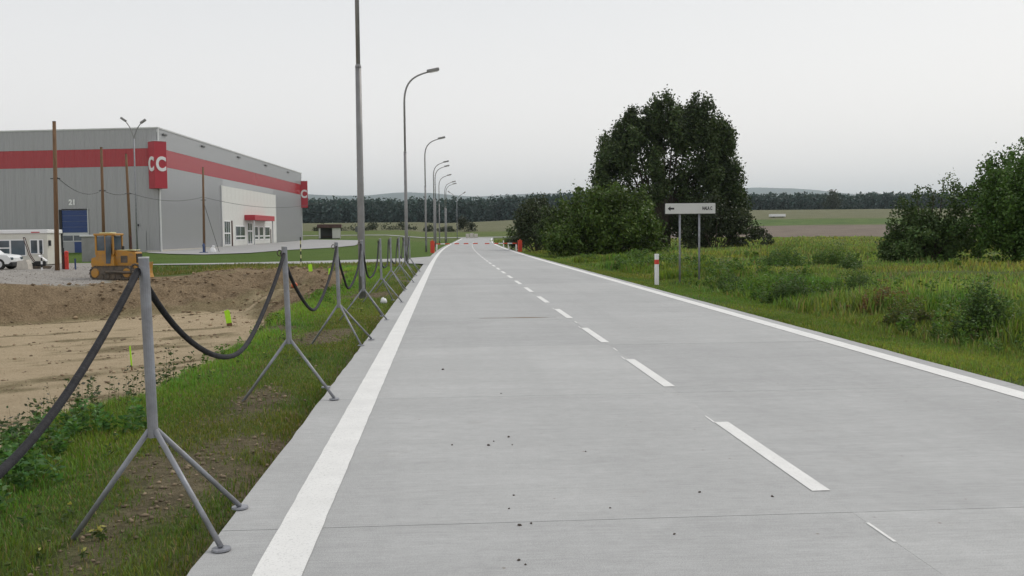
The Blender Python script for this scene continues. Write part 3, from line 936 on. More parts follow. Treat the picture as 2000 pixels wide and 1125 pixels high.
# ------------------------------------------------------------------ tripod posts and hanging hoses
def make_post():
    t = thing('tripod_post', 'tbd', 'post', (0, 0, 0))
    MB().tube([(0, 0, 0.56), (0, 0, 1.578)], 0.029, 16).build('shaft', M['galv'], t, smooth_s=False)
    MB().cyl(0, 0, 1.578, 1.586, 0.030, 16).build('cap', M['trim'], t)
    ring = [(-0.05 + 0.024 * math.cos(a), 0.0, 1.515 + 0.03 * math.sin(a)) for a in np.linspace(0, 2 * math.pi, 13)]
    MB().tube(ring, 0.006, 6, False).build('ring', M['steel'], t)
    for k, (fx, fy) in enumerate(((0.43, -0.34), (0.36, 0.47), (-0.53, 0.06))):
        v = Vector((fx, fy, 0)).normalized() * 0.022
        lg = MB().tube([(v.x, v.y, 0.60), (fx, fy, 0.012 if fx > 0 else -0.06)], 0.0155, 10).build('leg', M['galv'], t, smooth_s=True)
        MB().tube([(fx, fy, -0.002 if fx > 0 else -0.07), (fx, fy, 0.008 if fx > 0 else -0.06)], [0.052, 0.050], 16).build('foot_plate', M['galv'], lg)
    return t


post = make_post()
PY = [0.9, 5.6, 10.3, 15.3, 19.6, 24.5, 29.4, 34.3, 39.1, 44.0]
ORD = ['', 'first', 'second', 'third', 'fourth', 'fifth', 'sixth', 'seventh', 'eighth', 'ninth']
PX = -1.66
prp = random.Random(3)
PX_list = []
for i in range(1, 10):
    o = post if i == 1 else copy_tree(post)
    x = PX + prp.uniform(-0.02, 0.03)
    PX_list.append(x)
    o.location = (x, PY[i], 0.0)
    o.rotation_euler = (R(prp.uniform(-0.6, 0.6)), R(-1.2 + prp.uniform(-0.5, 0.7)), R([0, 0, 8, -12, 5, 14, -6, 10, -9, 3][i]))
    o['label'] = ['', 'nearest and largest grey tripod post, two feet on the concrete edge'][i] if i == 1 else '%s grey tripod post from the camera along the left road edge' % ORD[i]
    o['group'] = 'grey tripod posts carrying hoses'


def hose(i):
    x0 = PX - 0.055 if i == 0 else PX_list[i - 1] - 0.055
    x1 = PX_list[i] - 0.055
    a = Vector((x0, PY[i] + 0.015, 1.51)); b = Vector((x1, PY[i + 1] - 0.015, 1.51))
    sag = 0.74 + 0.05 * prp.uniform(-1, 1)
    pts = [a.lerp(b, q) - Vector((0.02 * math.sin(q * 9 + i), 0, sag * (1 - abs(2 * q - 1) ** 2.0))) for q in np.linspace(0, 1, 29)]
    o = MB().tube([p - a for p in pts], 0.0195, 12).build('hanging_hose', M['hose'], None, tuple(a), True)
    tag(o, 'black hose hanging from the first tripod post out of the picture' if i == 0 else 'black hose sagging between the %s and %s tripod posts' % (ORD[i], ORD[i + 1]), 'hose', 'black hoses slung between tripod posts')


for i in range(0, 9): hose(i)
tag(MB().blob((0, 0, 0.06), (0.085, 0.06, 0.085), 4, 10, 6, 0.28).build('white_bag', M['letter'], None, (PX_list[4] + 0.05, PY[5] - 0.15, gh(PX, 24.3)), True), 'small white bag at the foot of the fifth tripod post', 'bag')


# ------------------------------------------------------------------ barrier at the far gate
def barrier_box(x, y, label, direction, blen):
    g = gh(x, y) + 0.03
    t = thing('barrier_box', label, 'barrier', (x, y, g), 0, 'red boom barriers across the road')
    b = MB().box(-0.19, 0.19, -0.17, 0.17, -0.05, 0.98, 0.03).build('cabinet', M['redp'], t)
    MB().box(-0.21, 0.21, -0.19, 0.19, 0.98, 1.04, 0.015).build('lid', M['redp'], t)
    MB().box(-0.12, 0.12, -0.186, -0.169, 0.25, 0.7).build('cabinet_door', M['redp2'], t)
    MB().cyl(0, 0, 1.03, 1.16, 0.05, 10).build('warning_light', M['orange'], t)
    arm = MB().box(-0.1, 0.3, -0.06, 0.06, 0.70, 0.86, 0.01).build('boom_clamp', M['steel'], t)
    n = int(blen / 0.42)
    for k in range(n):
        s = 0.3 + k * 0.42
        xx = (s, s + 0.42) if direction > 0 else (-s - 0.42, -s)
        MB().box(xx[0], xx[1], -0.025, 0.025, 0.735, 0.825).build('boom_segment', M['letter'] if k % 2 else M['redp'], t)
    return t


barrier_box(-1.30, 88.0, 'orange-red barrier box on the left road edge with its boom lowered', 1, 4.0)
barrier_box(6.72, 89.5, 'orange-red barrier box on the right verge with its boom lowered', -1, 3.0)


def delineator(x, y, h, label, full=False, w=0.12, grp=None, tilt=0.0):
    t = thing('delineator_post', label, 'post', (x, y, gh(x, y)), R(-20), grp)
    t.rotation_euler.y = R(tilt)
    prof = [(-w / 2, 0.055), (-w / 2 * 0.85, -0.03), (0, -0.062), (w / 2 * 0.85, -0.03), (w / 2, 0.055)]
    MB().prism_z(prof, -0.2, h - 0.02).build('shaft', M['letter'], t)
    sl = MB(); sl.prism_z([(p[0] * 0.98, p[1] * 0.98) for p in prof], h - 0.02, h + 0.01); sl.build('top', M['letter'], t)
    if full:
        MB().prism_z([(p[0] * 1.03, p[1] * 1.05) for p in prof], h - 0.335, h - 0.18).build('red_band', M['redp2'], t)
        MB().box(-w / 2 - 0.003, w / 2 + 0.003, 0.048, 0.058, -0.1, h - 0.05).build('shade_strip', M['black'], t)  # black strip standing in for the shaded side of the post
    return t


delineator(7.0, 32.2, 1.04, 'white roadside marker post with a red band, beside the direction sign', True, 0.15)
DG = 'small white marker posts near the far barrier'
delineator(6.5, 112.0, 1.0, 'small white marker post standing behind the right boom', grp=DG)
delineator(6.4, 100.0, 0.9, 'leaning white marker post under the right boom', grp=DG, tilt=-9)
delineator(6.45, 90.6, 0.75, 'white marker post between the right boom tip and its box', grp=DG)
delineator(-1.05, 100.0, 0.75, 'white marker post behind the left barrier box', grp=DG)

# concrete blocks closing the road end
for k, (x, w, h, lb) in enumerate(((4.75, 0.75, 1.0, 'pale concrete block at the far road end, leftmost of three'), (5.7, 0.9, 1.15, 'pale concrete block at the far road end, middle of three'), (6.7, 0.8, 0.95, 'pale concrete block at the far road end, rightmost of three'))):
    o = MB().box(-w / 2, w / 2, -0.5, 0.5, -0.2, h, 0.05).build('concrete_block', M['cblock'], None, (x, 224.0, rise(np.array([x]), np.array([224.0]))[0]))
    tag(o, lb, 'block', 'concrete blocks at the road end')


# ------------------------------------------------------------------ direction sign on two posts
SX0, SX1, SY = 7.77, 9.585, 34.3
gs = gh(8.7, SY)
sg = thing('direction_sign', 'white direction sign with a black arrow on two grey posts', 'sign', ((SX0 + SX1) / 2, SY, gs), R(0))
SW = SX1 - SX0
zb = 2.31 - gs
MB().box(-SW / 2, SW / 2, -0.03, 0.03, zb, zb + 0.375, 0.012).build('panel', M['signwhite'], sg)
MB().box(-SW / 2 - 0.012, SW / 2 + 0.012, -0.02, 0.04, zb - 0.014, zb + 0.389).build('panel_rim', M['black'], sg)
for x in (-0.36, 0.345):
    MB().cyl(x, 0.075, -0.3, zb + 0.33, 0.036, 12).build('post', M['galv'], sg, smooth_s=True)
ar = [(-0.82, zb + 0.19), (-0.72, zb + 0.275), (-0.72, zb + 0.222), (-0.585, zb + 0.222), (-0.585, zb + 0.158), (-0.72, zb + 0.158), (-0.72, zb + 0.105)]
MB().prism_y(ar, -0.034, -0.0305).build('arrow', M['black'], sg)
tme = text_mesh('HALA C', 0.165, 0.002, 0.006); tme.materials.append(M['black'])
tx = link('lettering', tme, None, sg, (SW / 2 - 0.30, -0.033, zb + 0.19))
tx.rotation_euler = (math.pi / 2, 0, 0); tx.scale = (0.62, 1, 1)


# ------------------------------------------------------------------ building site things
# portable cabin
CY = 62.0
cb = thing('site_cabin', 'white portable site cabin with white framed windows', 'cabin', (-27.7, CY, gh(-25, CY)), R(2))
MB().box(-3.0, 3.0, 0, 2.4, 0.05, 1.98, 0.02).build('wall', M['cabin'], cb)
MB().box(-3.08, 3.08, -0.08, 2.48, 1.98, 2.22, 0.03).build('roof', M['letter'], cb)
MB().box(-2.9, 2.9, 0.2, 2.2, -0.3, 0.05).build('base', M['steel'], cb)
for (a, b, z0, z1, cuts) in ((0.05, 1.75, 0.6, 1.62, (0.45,)), (1.98, 2.78, 0.7, 1.62, (0.62,)), (-1.9, -0.5, 0.7, 1.62, (0.5,))):
    w = MB().box(a, b, -0.03, 0.02, z0, z1).build('window', M['letter'], cb)
    xs = [a] + [a + (b - a) * c for c in cuts] + [b]
    for xa, xb in zip(xs[:-1], xs[1:]):
        if xb - xa < 0.9 and a < 1 and a > 0:
            MB().box(xa + 0.07, xb - 0.05, -0.04, -0.028, z0 + 0.07, z0 + 0.46).build('pane', M['glass'], w)
            MB().box(xa + 0.07, xb - 0.05, -0.04, -0.028, z0 + 0.54, z1 - 0.07).build('pane', M['glass'], w)
        else:
            MB().box(xa + 0.06, xb - 0.06, -0.04, -0.028, z0 + 0.06, z1 - 0.06).build('pane', M['glass'], w)
MB().box(2.1, 2.6, -0.095, -0.08, 2.02, 2.08).build('red_stripe', M['redsign'], cb)
MB().box(3.0, 3.12, 0.2, 0.35, 1.2, 1.55).build('wall_lamp', M['black'], cb)

# white car, mostly beyond the left edge of the picture
cr = thing('parked_car', 'white parked car before the site cabin, cut off by the picture edge', 'car', (-25.45, 55.2, gh(-24, 55)), R(0))
prof = [(-2.0, 0.32), (1.72, 0.30), (1.86, 0.42), (1.84, 0.62), (1.66, 0.76), (0.85, 0.86), (0.25, 1.36), (-1.25, 1.40), (-1.9, 0.95), (-2.0, 0.6)]
MB().prism_y(prof, -0.78, 0.78).build('body', M['car'], cr)
MB().prism_y([(0.78, 0.86), (0.22, 1.31), (-1.2, 1.34), (-1.7, 0.93)], -0.79, 0.79).build('side_window', M['glass'], cr)
MB().box(1.5, 1.9, -0.74, 0.74, 0.16, 0.40, 0.04).build('bumper', M['black'], cr)
MB().box(-1.9, 1.5, -0.75, 0.75, 0.16, 0.32).build('sill', M['black'], cr)
for s in (-1, 1):
    MB().box(1.72, 1.87, s * 0.6 - 0.14, s * 0.6 + 0.14, 0.52, 0.66, 0.02).build('headlight', M['glass'], cr)
    for xx in (1.22, -1.3):
        wh = MB().tube([(xx, s * 0.62, 0.29), (xx, s * 0.80, 0.29)], 0.31, 18).build('wheel', M['rubber'], cr)
        MB().tube([(xx, s * 0.79, 0.29), (xx, s * 0.81, 0.29)], 0.19, 14).build('rim', M['trim'], wh)

o = MB().prism_y([(-0.33, -0.2), (0.33, -0.2), (0.29, 0.22), (0.20, 0.50), (-0.26, 0.44)], -0.28, 0.28).build('concrete_block', M['cblock'], None, (-22.7, 54.0, gh(-22.7, 54) + 0.02))
tag(o, 'rough concrete block lying on the gravel beside the white car', 'block')

mc = thing('plate_compactor', 'small dark machine with a slanted white cover and long leaning handle', 'machine', (-22.25, 55.0, gh(-22.3, 55)), R(5))
MB().prism_y([(-0.45, 0.02), (-0.36, 0.0), (0.42, 0.0), (0.55, 0.14), (0.50, 0.16), (-0.5, 0.14)], -0.22, 0.22).build('base_plate', M['steel'], mc)
MB().box(-0.30, 0.25, -0.17, 0.17, 0.15, 0.42, 0.04).build('engine', M['black'], mc)
pn = MB().box(-0.26, 0.26, -0.15, 0.15, -0.02, 0.05, 0.015).build('cover', M['letter'], mc, (0.10, 0, 0.56)); pn.rotation_euler = (0, R(38), 0)
for s in (-0.13, 0.13):
    MB().tube([(-0.28, s, 0.3), (-0.55, s, 0.75), (-0.82, s, 1.72)], 0.022, 6).build('handle', M['rust'], mc)
MB().tube([(-0.82, -0.13, 1.72), (-0.82, 0.13, 1.72)], 0.024, 6).build('grip', M['black'], mc)
for s in (-0.18, 0.18):
    MB().tube([(-0.38, s - 0.03, 0.17), (-0.38, s + 0.03, 0.17)], 0.17, 14).build('wheel', M['rubber'], mc)

sp = thing('striped_marker_post', 'black and white striped post at the foot of the tallest wooden pole', 'post', (-21.6, 53.5, gh(-21.6, 53.5)))
for k in range(6):
    MB().cyl(0, 0, -0.02 + k * 0.17, 0.148 + k * 0.17, 0.045, 10).build('band', M['letter'] if k % 2 == 0 else M['black'], sp)

hy = thing('red_hydrant', 'tall red hydrant with a dark pipe beside it, right of the tallest pole', 'hydrant', (-20.9, 55.0, gh(-20.9, 55)))
MB().cyl(0.03, 0, -0.05, 0.92, 0.105, 14).build('body', M['redp2'], hy, smooth_s=False)
MB().tube([(0.03, 0, 0.92), (0.03, 0, 0.97), (0.03, 0, 1.02)], [0.12, 0.11, 0.03], 14).build('cap', M['redp2'], hy)
MB().tube([(0.03, -0.1, 0.7), (0.03, -0.19, 0.7)], 0.05, 10).build('outlet', M['redp2'], hy)
MB().cyl(-0.15, 0.02, -0.05, 0.82, 0.085, 12).build('second_body', M['rust'], hy)
MB().cyl(-0.15, 0.02, 0.80, 1.18, 0.055, 10).build('dark_pipe', M['black'], hy)
tag(MB().cyl(0, 0, -0.1, 0.6, 0.045, 10).add([], []).build('green_stake', M['bluep'], None, (-20.45, 55.1, gh(-20.5, 55))), 'short dark stake right of the red hydrant', 'stake')

# grey kiosk
kk = thing('grey_kiosk', 'grey box kiosk with a pale flat roof behind the bulldozer', 'kiosk', (-24.5, 70.0, gh(-24.5, 70)), R(3))
MB().box(-1.0, 1.15, 0, 1.8, -0.1, 1.72, 0.02).build('wall', M['kiosk'], kk)
MB().box(-1.1, 1.25, -0.1, 1.9, 1.72, 1.86, 0.03).build('roof', M['trim'], kk)
MB().box(-0.55, 0.35, -0.025, 0.0, 0.05, 1.5).build('door', M['kiosk'], kk)

# ---------------- bulldozer (front to the right)
dzx, dzy = -17.15, 52.0
dz = thing('bulldozer', 'yellow crawler bulldozer with a cab on the dirt bank', 'bulldozer', (dzx, dzy, gh(dzx, dzy) + 0.05), R(-6))
dz.scale = (0.84, 0.9, 0.98)


def track_profile(x0, x1, r, zc, n=9):
    pr_ = []
    for i in range(n): a = math.pi / 2 + math.pi * i / (n - 1); pr_.append((x0 + r * math.cos(a), zc + r * math.sin(a)))
    for i in range(n): a = -math.pi / 2 + math.pi * i / (n - 1); pr_.append((x1 + r * math.cos(a), zc + r * math.sin(a)))
    return pr_


for s in (-1, 1):
    yc = s * 0.72
    tr = MB().prism_y(track_profile(-0.98, 0.98, 0.33, 0.33), yc - 0.19, yc + 0.19).build('track', M['steel'], dz)
    # shoes round the belt
    prf = []
    L_ = 1.96; per = 2 * L_ + 2 * math.pi * 0.33
    shoe = MB()
    for k in range(34):
        q = per * k / 34
        if q < L_: x, z, an = -0.98 + q, 0.66, 0
        elif q < L_ + math.pi * 0.33: a = (q - L_) / 0.33; x, z, an = 0.98 + 0.33 * math.sin(a), 0.33 + 0.33 * math.cos(a), a
        elif q < 2 * L_ + math.pi * 0.33: x, z, an = 0.98 - (q - L_ - math.pi * 0.33), 0.0, math.pi
        else: a = math.pi + (q - 2 * L_ - math.pi * 0.33) / 0.33; x, z, an = -0.98 + 0.33 * math.sin(a), 0.33 + 0.33 * math.cos(a), a
        c_, s_ = math.cos(an), math.sin(an)
        loc = lambda u, w: (x + u * c_ + w * s_, z - u * s_ + w * c_)
        pp = [loc(-0.06, 0), loc(0.06, 0), loc(0.06, 0.02), loc(-0.035, 0.02), loc(-0.04, 0.045), loc(-0.06, 0.045)]
        shoe.prism_y(pp, yc - 0.23, yc + 0.23)
    shoe.build('track_shoes', M['steel'], tr)
    yo = yc + s * 0.19
    for xx, rr, nm in ((-0.98, 0.25, 'sprocket'), (0.98, 0.25, 'idler_wheel')):
        w_ = MB().tube([(xx, yo, 0.33), (xx, yo + s * 0.05, 0.33)], [rr, rr * 0.9], 20).build(nm, M['yellow'], tr)
    for xx in (-0.55, -0.18, 0.18, 0.55):
        MB().tube([(xx, yo, 0.14), (xx, yo + s * 0.04, 0.14)], 0.11, 12).build('roller', M['steel'], tr)
    MB().prism_y([(-0.6, 0.26), (0.7, 0.26), (0.7, 0.46), (-0.6, 0.46)], min(yo, yo + s * 0.05), max(yo, yo + s * 0.05)).build('track_frame', M['steel'], tr)
    # push arm to the blade
    MB().tube([(-0.25, yc + s * 0.30, 0.40), (0.9, yc + s * 0.30, 0.36), (1.62, yc + s * 0.25, 0.36)], 0.075, 8).build('push_arm', M['steel'], dz)
MB().prism_y([(-1.25, 0.62), (-1.32, 0.80), (-1.28, 1.10), (-0.95, 1.18), (0.10, 1.18), (0.14, 0.62), (-0.05, 0.45), (-1.1, 0.45)], -0.72, 0.72).build('rear_body', M['yellow'], dz)
hd = MB().prism_y([(0.10, 0.50), (0.10, 1.52), (0.6, 1.50), (1.32, 1.40), (1.36, 1.34), (1.36, 0.62), (1.25, 0.50)], -0.45, 0.45).build('hood', M['yellow'], dz)
MB().box(0.42, 0.85, -0.458, -0.44, 0.85, 1.22).build('side_grille', M['steel'], hd)
MB().box(0.95, 1.25, -0.458, -0.44, 0.80, 1.25).build('side_cover', M['yellow'], hd)
MB().box(1.355, 1.40, -0.38, 0.38, 0.65, 1.32).build('radiator_grille', M['black'], hd)
MB().box(0.2, 1.28, -0.40, 0.40, 1.49, 1.53, 0.008).build('hood_top', M['yblack'], hd)
MB().tube([(0.82, 0.12, 1.45), (0.82, 0.12, 2.18), (0.80, 0.12, 2.26)], [0.055, 0.055, 0.045], 10).build('exhaust_stack', M['rust'], dz)
MB().cyl(0.45, -0.15, 1.5, 1.72, 0.07, 10).build('air_intake', M['black'], dz)
# cab
cabp = MB().box(-1.06, 0.02, -0.60, 0.60, 1.16, 1.30).build('cab_floor', M['yellow'], dz)
for (px, py) in ((-1.03, -0.58), (-0.42, -0.58), (0.02, -0.58), (-1.03, 0.58), (-0.42, 0.58), (0.02, 0.58)):
    MB().box(px - 0.055, px + 0.055, py - 0.045, py + 0.045, 1.28, 2.28).build('cab_pillar', M['yellow'], dz)
rf = MB().box(-1.16, 0.14, -0.68, 0.68, 2.28, 2.40, 0.04).build('cab_roof', M['yellow'], dz)
MB().box(-0.9, -0.2, -0.4, 0.4, 2.40, 2.46, 0.02).build('roof_cover', M['yblack'], rf)
for s in (-1, 1):
    MB().box(-0.97, -0.475, s * 0.575 - 0.008, s * 0.575 + 0.008, 1.5, 2.26).build('cab_window', M['glass'], dz)
    dd = MB().prism_y([(-0.365, 0.82), (-0.10, 0.82), (-0.035, 1.25), (-0.035, 2.26), (-0.365, 2.26)], s * 0.735 - 0.01, s * 0.735 + 0.01).build('cab_door', M['glass'], dz)
    MB().box(-0.97, -0.475, s * 0.585 - 0.02, s * 0.585 + 0.02, 1.29, 1.5).build('cab_side', M['yellow'], dz)
MB().box(0.0, 0.02, -0.53, 0.53, 1.52, 2.26).build('windscreen', M['glass'], dz)
MB().box(-0.75, -0.35, -0.25, 0.25, 1.3, 1.85, 0.05).build('seat', M['black'], dz)
MB().box(-1.36, -1.30, -0.5, -0.2, 0.75, 0.92).build('rear_lamp', M['black'], dz)
MB().prism_y([(1.66, 0.02), (1.78, 0.02), (1.70, 0.25), (1.68, 0.5), (1.74, 0.85), (1.64, 0.85), (1.58, 0.5), (1.60, 0.25)], -1.15, 1.15).build('blade', M['yellow'], dz)

# ---------------- marking stakes in the pit
def stake(x, y, h, w, label, m='fluo', tilt=0.0, lean=0.0):
    t = thing('marking_stake', label, 'stake', (x, y, gh(x, y)), R(8), 'sprayed survey stakes in the pit')
    t.rotation_euler = (R(lean), R(tilt), R(8))
    MB().box(-w / 2, w / 2, -0.012, 0.012, -0.1, h * 0.18).build('foot', M['wood'], t)
    MB().prism_y([(-w / 2, h * 0.18), (w / 2, h * 0.18), (w / 2 * 1.05, h * 0.9), (w / 2 * 0.5, h), (-w / 2, h * 0.95)], -0.016, 0.016).build('sprayed_board', M[m], t)
    return t


stake(-8.0, 36.2, 0.60, 0.19, 'wide fluorescent green stake standing alone on the sand', tilt=-9)
stake(-7.85, 24.6, 0.63, 0.035, 'thin fluorescent green stake near the first tripod post', tilt=-3)
stake(-6.3, 45.5, 0.42, 0.17, 'fluorescent green stake seen under the hose by the third post', tilt=-4)
stake(-5.35, 44.8, 0.36, 0.13, 'fluorescent green stake seen just right of the third tripod post', tilt=3)
oc = thing('orange_marker_cap', 'round orange marker cap on a peg at the grass edge', 'marker', (-6.6, 42.5, gh(-6.6, 42.5)))
MB().cyl(0, 0, -0.1, 0.12, 0.02, 6).build('peg', M['wood'], oc)
MB().blob((0, 0, 0.20), (0.14, 0.12, 0.13), 2, 12, 7, 0.06).build('cap', M['orange'], oc, smooth_s=True)
rod = thing('striped_survey_rod', 'thin black and yellow survey rod between the second and third posts', 'rod', (-7.85, 53.0, gh(-7.85, 53)))
for k in range(9):
    MB().cyl(0, 0, -0.05 + k * 0.19, 0.138 + k * 0.19, 0.032, 8).build('band', M['yblack'] if k % 2 else M['black'], rod)
bh_ = thing('blue_hydrant', 'small dark blue hydrant on the lawn before the hall', 'hydrant', (-22.75, 93.0, gh(-22.75, 93)))
MB().cyl(0, 0, -0.1, 0.75, 0.10, 10).build('body', M['bluep'], bh_)
MB().cyl(0, 0, 0.70, 0.95, 0.15, 10, 0.06).build('cap', M['bluep'], bh_)
MB().box(-0.35, 0.35, -0.3, 0.3, -0.1, 0.14, 0.03).build('foot', M['bluep'], bh_)
tag(MB().tube([(0, 0, -0.05), (0.02, 0, 0.2), (-0.02, 0, 0.45), (0.05, 0, 0.62), (0.1, 0, 0.72)], [0.26, 0.29, 0.22, 0.10, 0.15], 9).build('white_sack', M['letter'], None, (-21.9, 93.0, gh(-22, 93)), True), 'white sack standing on the lawn beside the blue hydrant', 'sack')

# shelter far behind
sy = 188.0
sh = thing('bus_shelter', 'open brown-roofed shelter with white side walls beyond the hall', 'shelter', (-22.3, sy, gh(-22.3, sy)), R(2))
MB().box(-2.25, 2.25, -1.2, 1.2, 2.05, 2.75, 0.05).build('roof', M['brownroof'], sh)
MB().box(-1.95, 1.95, 1.0, 1.1, -0.1, 2.05).build('back_wall', M['core'], sh)
MB().box(0.55, 2.0, -0.95, -0.85, 0.1, 2.05).build('front_wall', M['white'], sh)
MB().box(-1.95, -1.65, -0.95, -0.85, 0.1, 2.05).build('front_wall', M['white'], sh)
for s in (-1.95, 1.95): MB().box(s - 0.05, s + 0.05, -0.84, 1.0, -0.1, 2.05).build('side_wall', M['kiosk'], sh)
MB().box(-1.4, 0.4, 0.4, 0.9, 0.4, 0.48).build('bench', M['wood'], sh)
ip = thing('notice_post', 'dark notice board on a post right of the brown-roofed shelter', 'sign', (-17.0, 188, gh(-17, 188)))
MB().cyl(0, 0, -0.1, 2.3, 0.06, 8).build('post', M['core'], ip)
MB().box(-0.45, 0.45, -0.09, -0.06, 1.2, 2.2).build('board', M['core'], ip)

# white trailer in the far field
tl = thing('white_trailer', 'long low white trailer in the far field under the wood', 'trailer', (128.5, 372.0, float(rise(np.array([128.5]), np.array([372.0]))[0]) - 0.45), 0)
MB().box(-3.0, 3.0, -1.1, 1.1, 0.75, 1.75, 0.05).build('box_body', M['letter'], tl)
for xx in (-1.8, 1.8):
    MB().tube([(xx, -1.1, 0.4), (xx, 1.1, 0.4)], 0.4, 12).build('wheel', M['rubber'], tl)
MB().box(-2.9, 2.9, -0.9, 0.9, 0.55, 0.75).build('chassis', M['steel'], tl)

# crumbs of dirt on the slabs
clod_me = [MB().blob((0, 0, 0.006), (0.016, 0.012, 0.010), s, 7, 4, 0.35).mesh('clod') for s in range(4)]
for me in clod_me: me.materials.append(M['clod'])
CL_ = [(0.40, 5.55, 1.2), (0.47, 5.58, 1.0), (0.35, 4.95, 1.0), (0.38, 4.88, 0.8), (1.62, 6.15, 1.0), (2.05, 6.0, 1.0), (0.49, 8.0, 1.3), (0.36, 7.85, 0.8), (0.02, 7.75, 0.9), (0.31, 7.7, 1.3), (0.5, 7.7, 0.8), (0.41, 6.2, 0.8), (0.36, 5.9, 0.8), (0.98, 5.85, 0.7), (1.05, 7.4, 0.8), (-0.07, 12.1, 1.6), (0.55, 10.2, 0.9), (1.25, 5.3, 0.9)]
for i, (x, y, s) in enumerate(CL_):
    o = link('dirt_clod', clod_me[i % 4], None, None, (x, y, 0.0))
    o.scale = (s * 0.62, s * 0.62, s * 0.62); o.rotation_euler.z = i * 1.7
    tag(o, 'small dark clod of dirt lying on the concrete lane', 'clod', 'clods of dirt scattered on the near lane')


# loose lumps of soil on the banks, the pit floor and along the concrete edge
def lumps(name, label, x, y, r, base, gseed, m='grass', sink=0.25):
    gg = np.random.default_rng(gseed); n = len(x)
    O = np.array([(1, 0, 0), (0, 1, 0), (-1, 0, 0), (0, -1, 0), (0.1, 0.1, 1), (0, 0, -0.6), (0.72, 0.72, 0.45), (-0.72, 0.65, 0.5), (-0.7, -0.75, 0.4), (0.7, -0.7, 0.55)], float)
    FT = np.array([(0, 6, 4), (6, 1, 4), (1, 7, 4), (7, 2, 4), (2, 8, 4), (8, 3, 4), (3, 9, 4), (9, 0, 4), (0, 5, 1), (1, 5, 2), (2, 5, 3), (3, 5, 0), (0, 1, 6), (1, 2, 7), (2, 3, 8), (3, 0, 9)])
    az = gg.uniform(0, 6.28, n); ca, sa = np.cos(az)[:, None], np.sin(az)[:, None]
    P = O[None] * gg.uniform(0.65, 1.25, (n, len(O), 1)) * (r[:, None, None] * np.array((1, 1, 0.7)) * gg.uniform(0.7, 1.3, (n, 1, 3)))
    V = np.stack([P[:, :, 0] * ca - P[:, :, 1] * sa + x[:, None], P[:, :, 0] * sa + P[:, :, 1] * ca + y[:, None], P[:, :, 2] + (ground_h(x, y) + r * (0.5 - sink) * 0.6)[:, None]], 2)
    F = (FT[None] + (np.arange(n) * len(O))[:, None, None]).reshape(-1, 3)
    c = np.array(base)[None] * gg.uniform(0.6, 1.35, (n, 1))
    return tag(link(name, np_mesh(name, V.reshape(-1, 3), [F], tint=np.repeat(c, len(O), 0)), M['soil_lump']), label, 'soil', kind='stuff')


M['soil_lump'] = mat_leaf('loose_soil', 0.0, 0.95)
gl = np.random.default_rng(77)
x = gl.uniform(-30, -5, 24000); y = gl.uniform(29, 52, 24000)
sdl = poly_sd(PIT, x, y)
pb = smooth(7.0, 3.0, sdl) * smooth(-3.0, -0.5, sdl) * smooth(0.1, 0.45, 0.45 + 0.6 * fbm(x * 0.4, y * 0.4, 3, 5)) * smooth(36, 40, y + 0.55 * (x + 10))
k = gl.uniform(0, 1, len(x)) < pb; x, y = x[k], y[k]
lumps('soil_lumps', 'brown lumps of soil covering the dug bank', x, y, 0.016 + 0.085 * gl.uniform(0, 1, len(x)) ** 8, (0.26, 0.19, 0.118), 1)
x = gl.uniform(-22, -4.2, 9000); y = gl.uniform(9, 40, 9000)
pb = smooth(0.05, 0.35, fbm(x * 0.18 + y * 0.10, y * 0.75 - x * 0.5, 4, 77)) + 0.8 * smooth(1.8, 0.4, poly_sd(PIT, x, y)) + 0.03
k = (gl.uniform(0, 1, len(x)) < pb) & (poly_sd(PIT, x, y) > 0.2); x, y = x[k], y[k]
lumps('sand_crumbs', 'small crumbs of soil strewn over the sandy pit floor', x, y, 0.014 + 0.055 * gl.uniform(0, 1, len(x)) ** 4, (0.27, 0.205, 0.135), 2)
y = gl.uniform(3.8, 40, 1500) ** 1.0; x = EDGE_L - 0.015 + gl.normal(size=1500) * 0.022
y2 = gl.uniform(9, 40, 1100); x2 = EDGE_R + 0.015 + gl.normal(size=1100) * 0.022
x = np.concatenate([x, x2]); y = np.concatenate([y, y2])
lumps('edge_soil', 'dark crumbs of soil along both edges of the concrete', x, y, 0.008 + 0.018 * gl.uniform(0, 1, len(x)) ** 2, (0.10, 0.075, 0.052), 3, sink=-0.6)
x = gl.uniform(-27, -14.5, 5000); y = gl.uniform(37, 60, 5000)
k = poly_sd(GRV, x, y) > 0.1; x, y = x[k], y[k]
lumps('gravel_stones', 'pale gravel stones on the pad before the cabin', x, y, 0.012 + 0.035 * gl.uniform(0, 1, len(x)) ** 4, (0.34, 0.315, 0.28), 4)

x = gl.uniform(-3.4, EDGE_L - 0.02, 9000); y = gl.uniform(3.8, 30, 9000)
k = (smooth(0.02, 0.42, fbm(x * 0.9, y * 0.55, 4, 91) + 0.28 * np.exp(-((x + 1.9) / 0.45) ** 2) - 0.05) > gl.uniform(0, 1, len(x))) & (poly_sd(PIT, x, y) < 0)
x, y = x[k], y[k]
lumps('verge_crumbs', 'crumbs of dry soil on the bare patches of the left verge', x, y, 0.004 + 0.022 * gl.uniform(0, 1, len(x)) ** 3, (0.21, 0.165, 0.11), 6)

# brown smear of soil dragged across the lane
M['smear'] = mat('soil_smear', (0.21, 0.165, 0.115), 0.95, 0.3, 14)
mb = MB(); V = []
for i in range(15):
    q = i / 14; wv = 0.10 * math.sin(math.pi * q) ** 0.7 + 0.006
    V += [(0.62 + 1.55 * q, 19.35 - wv * 0.5 + 0.03 * math.sin(7 * q), 0.0035), (0.62 + 1.55 * q, 19.35 + wv * 0.7 + 0.03 * math.sin(11 * q + 1), 0.0035)]
mb.add(V, [(2 * i, 2 * i + 1, 2 * i + 3, 2 * i + 2) for i in range(14)])
mb.build('soil_smear', M['smear'], road)


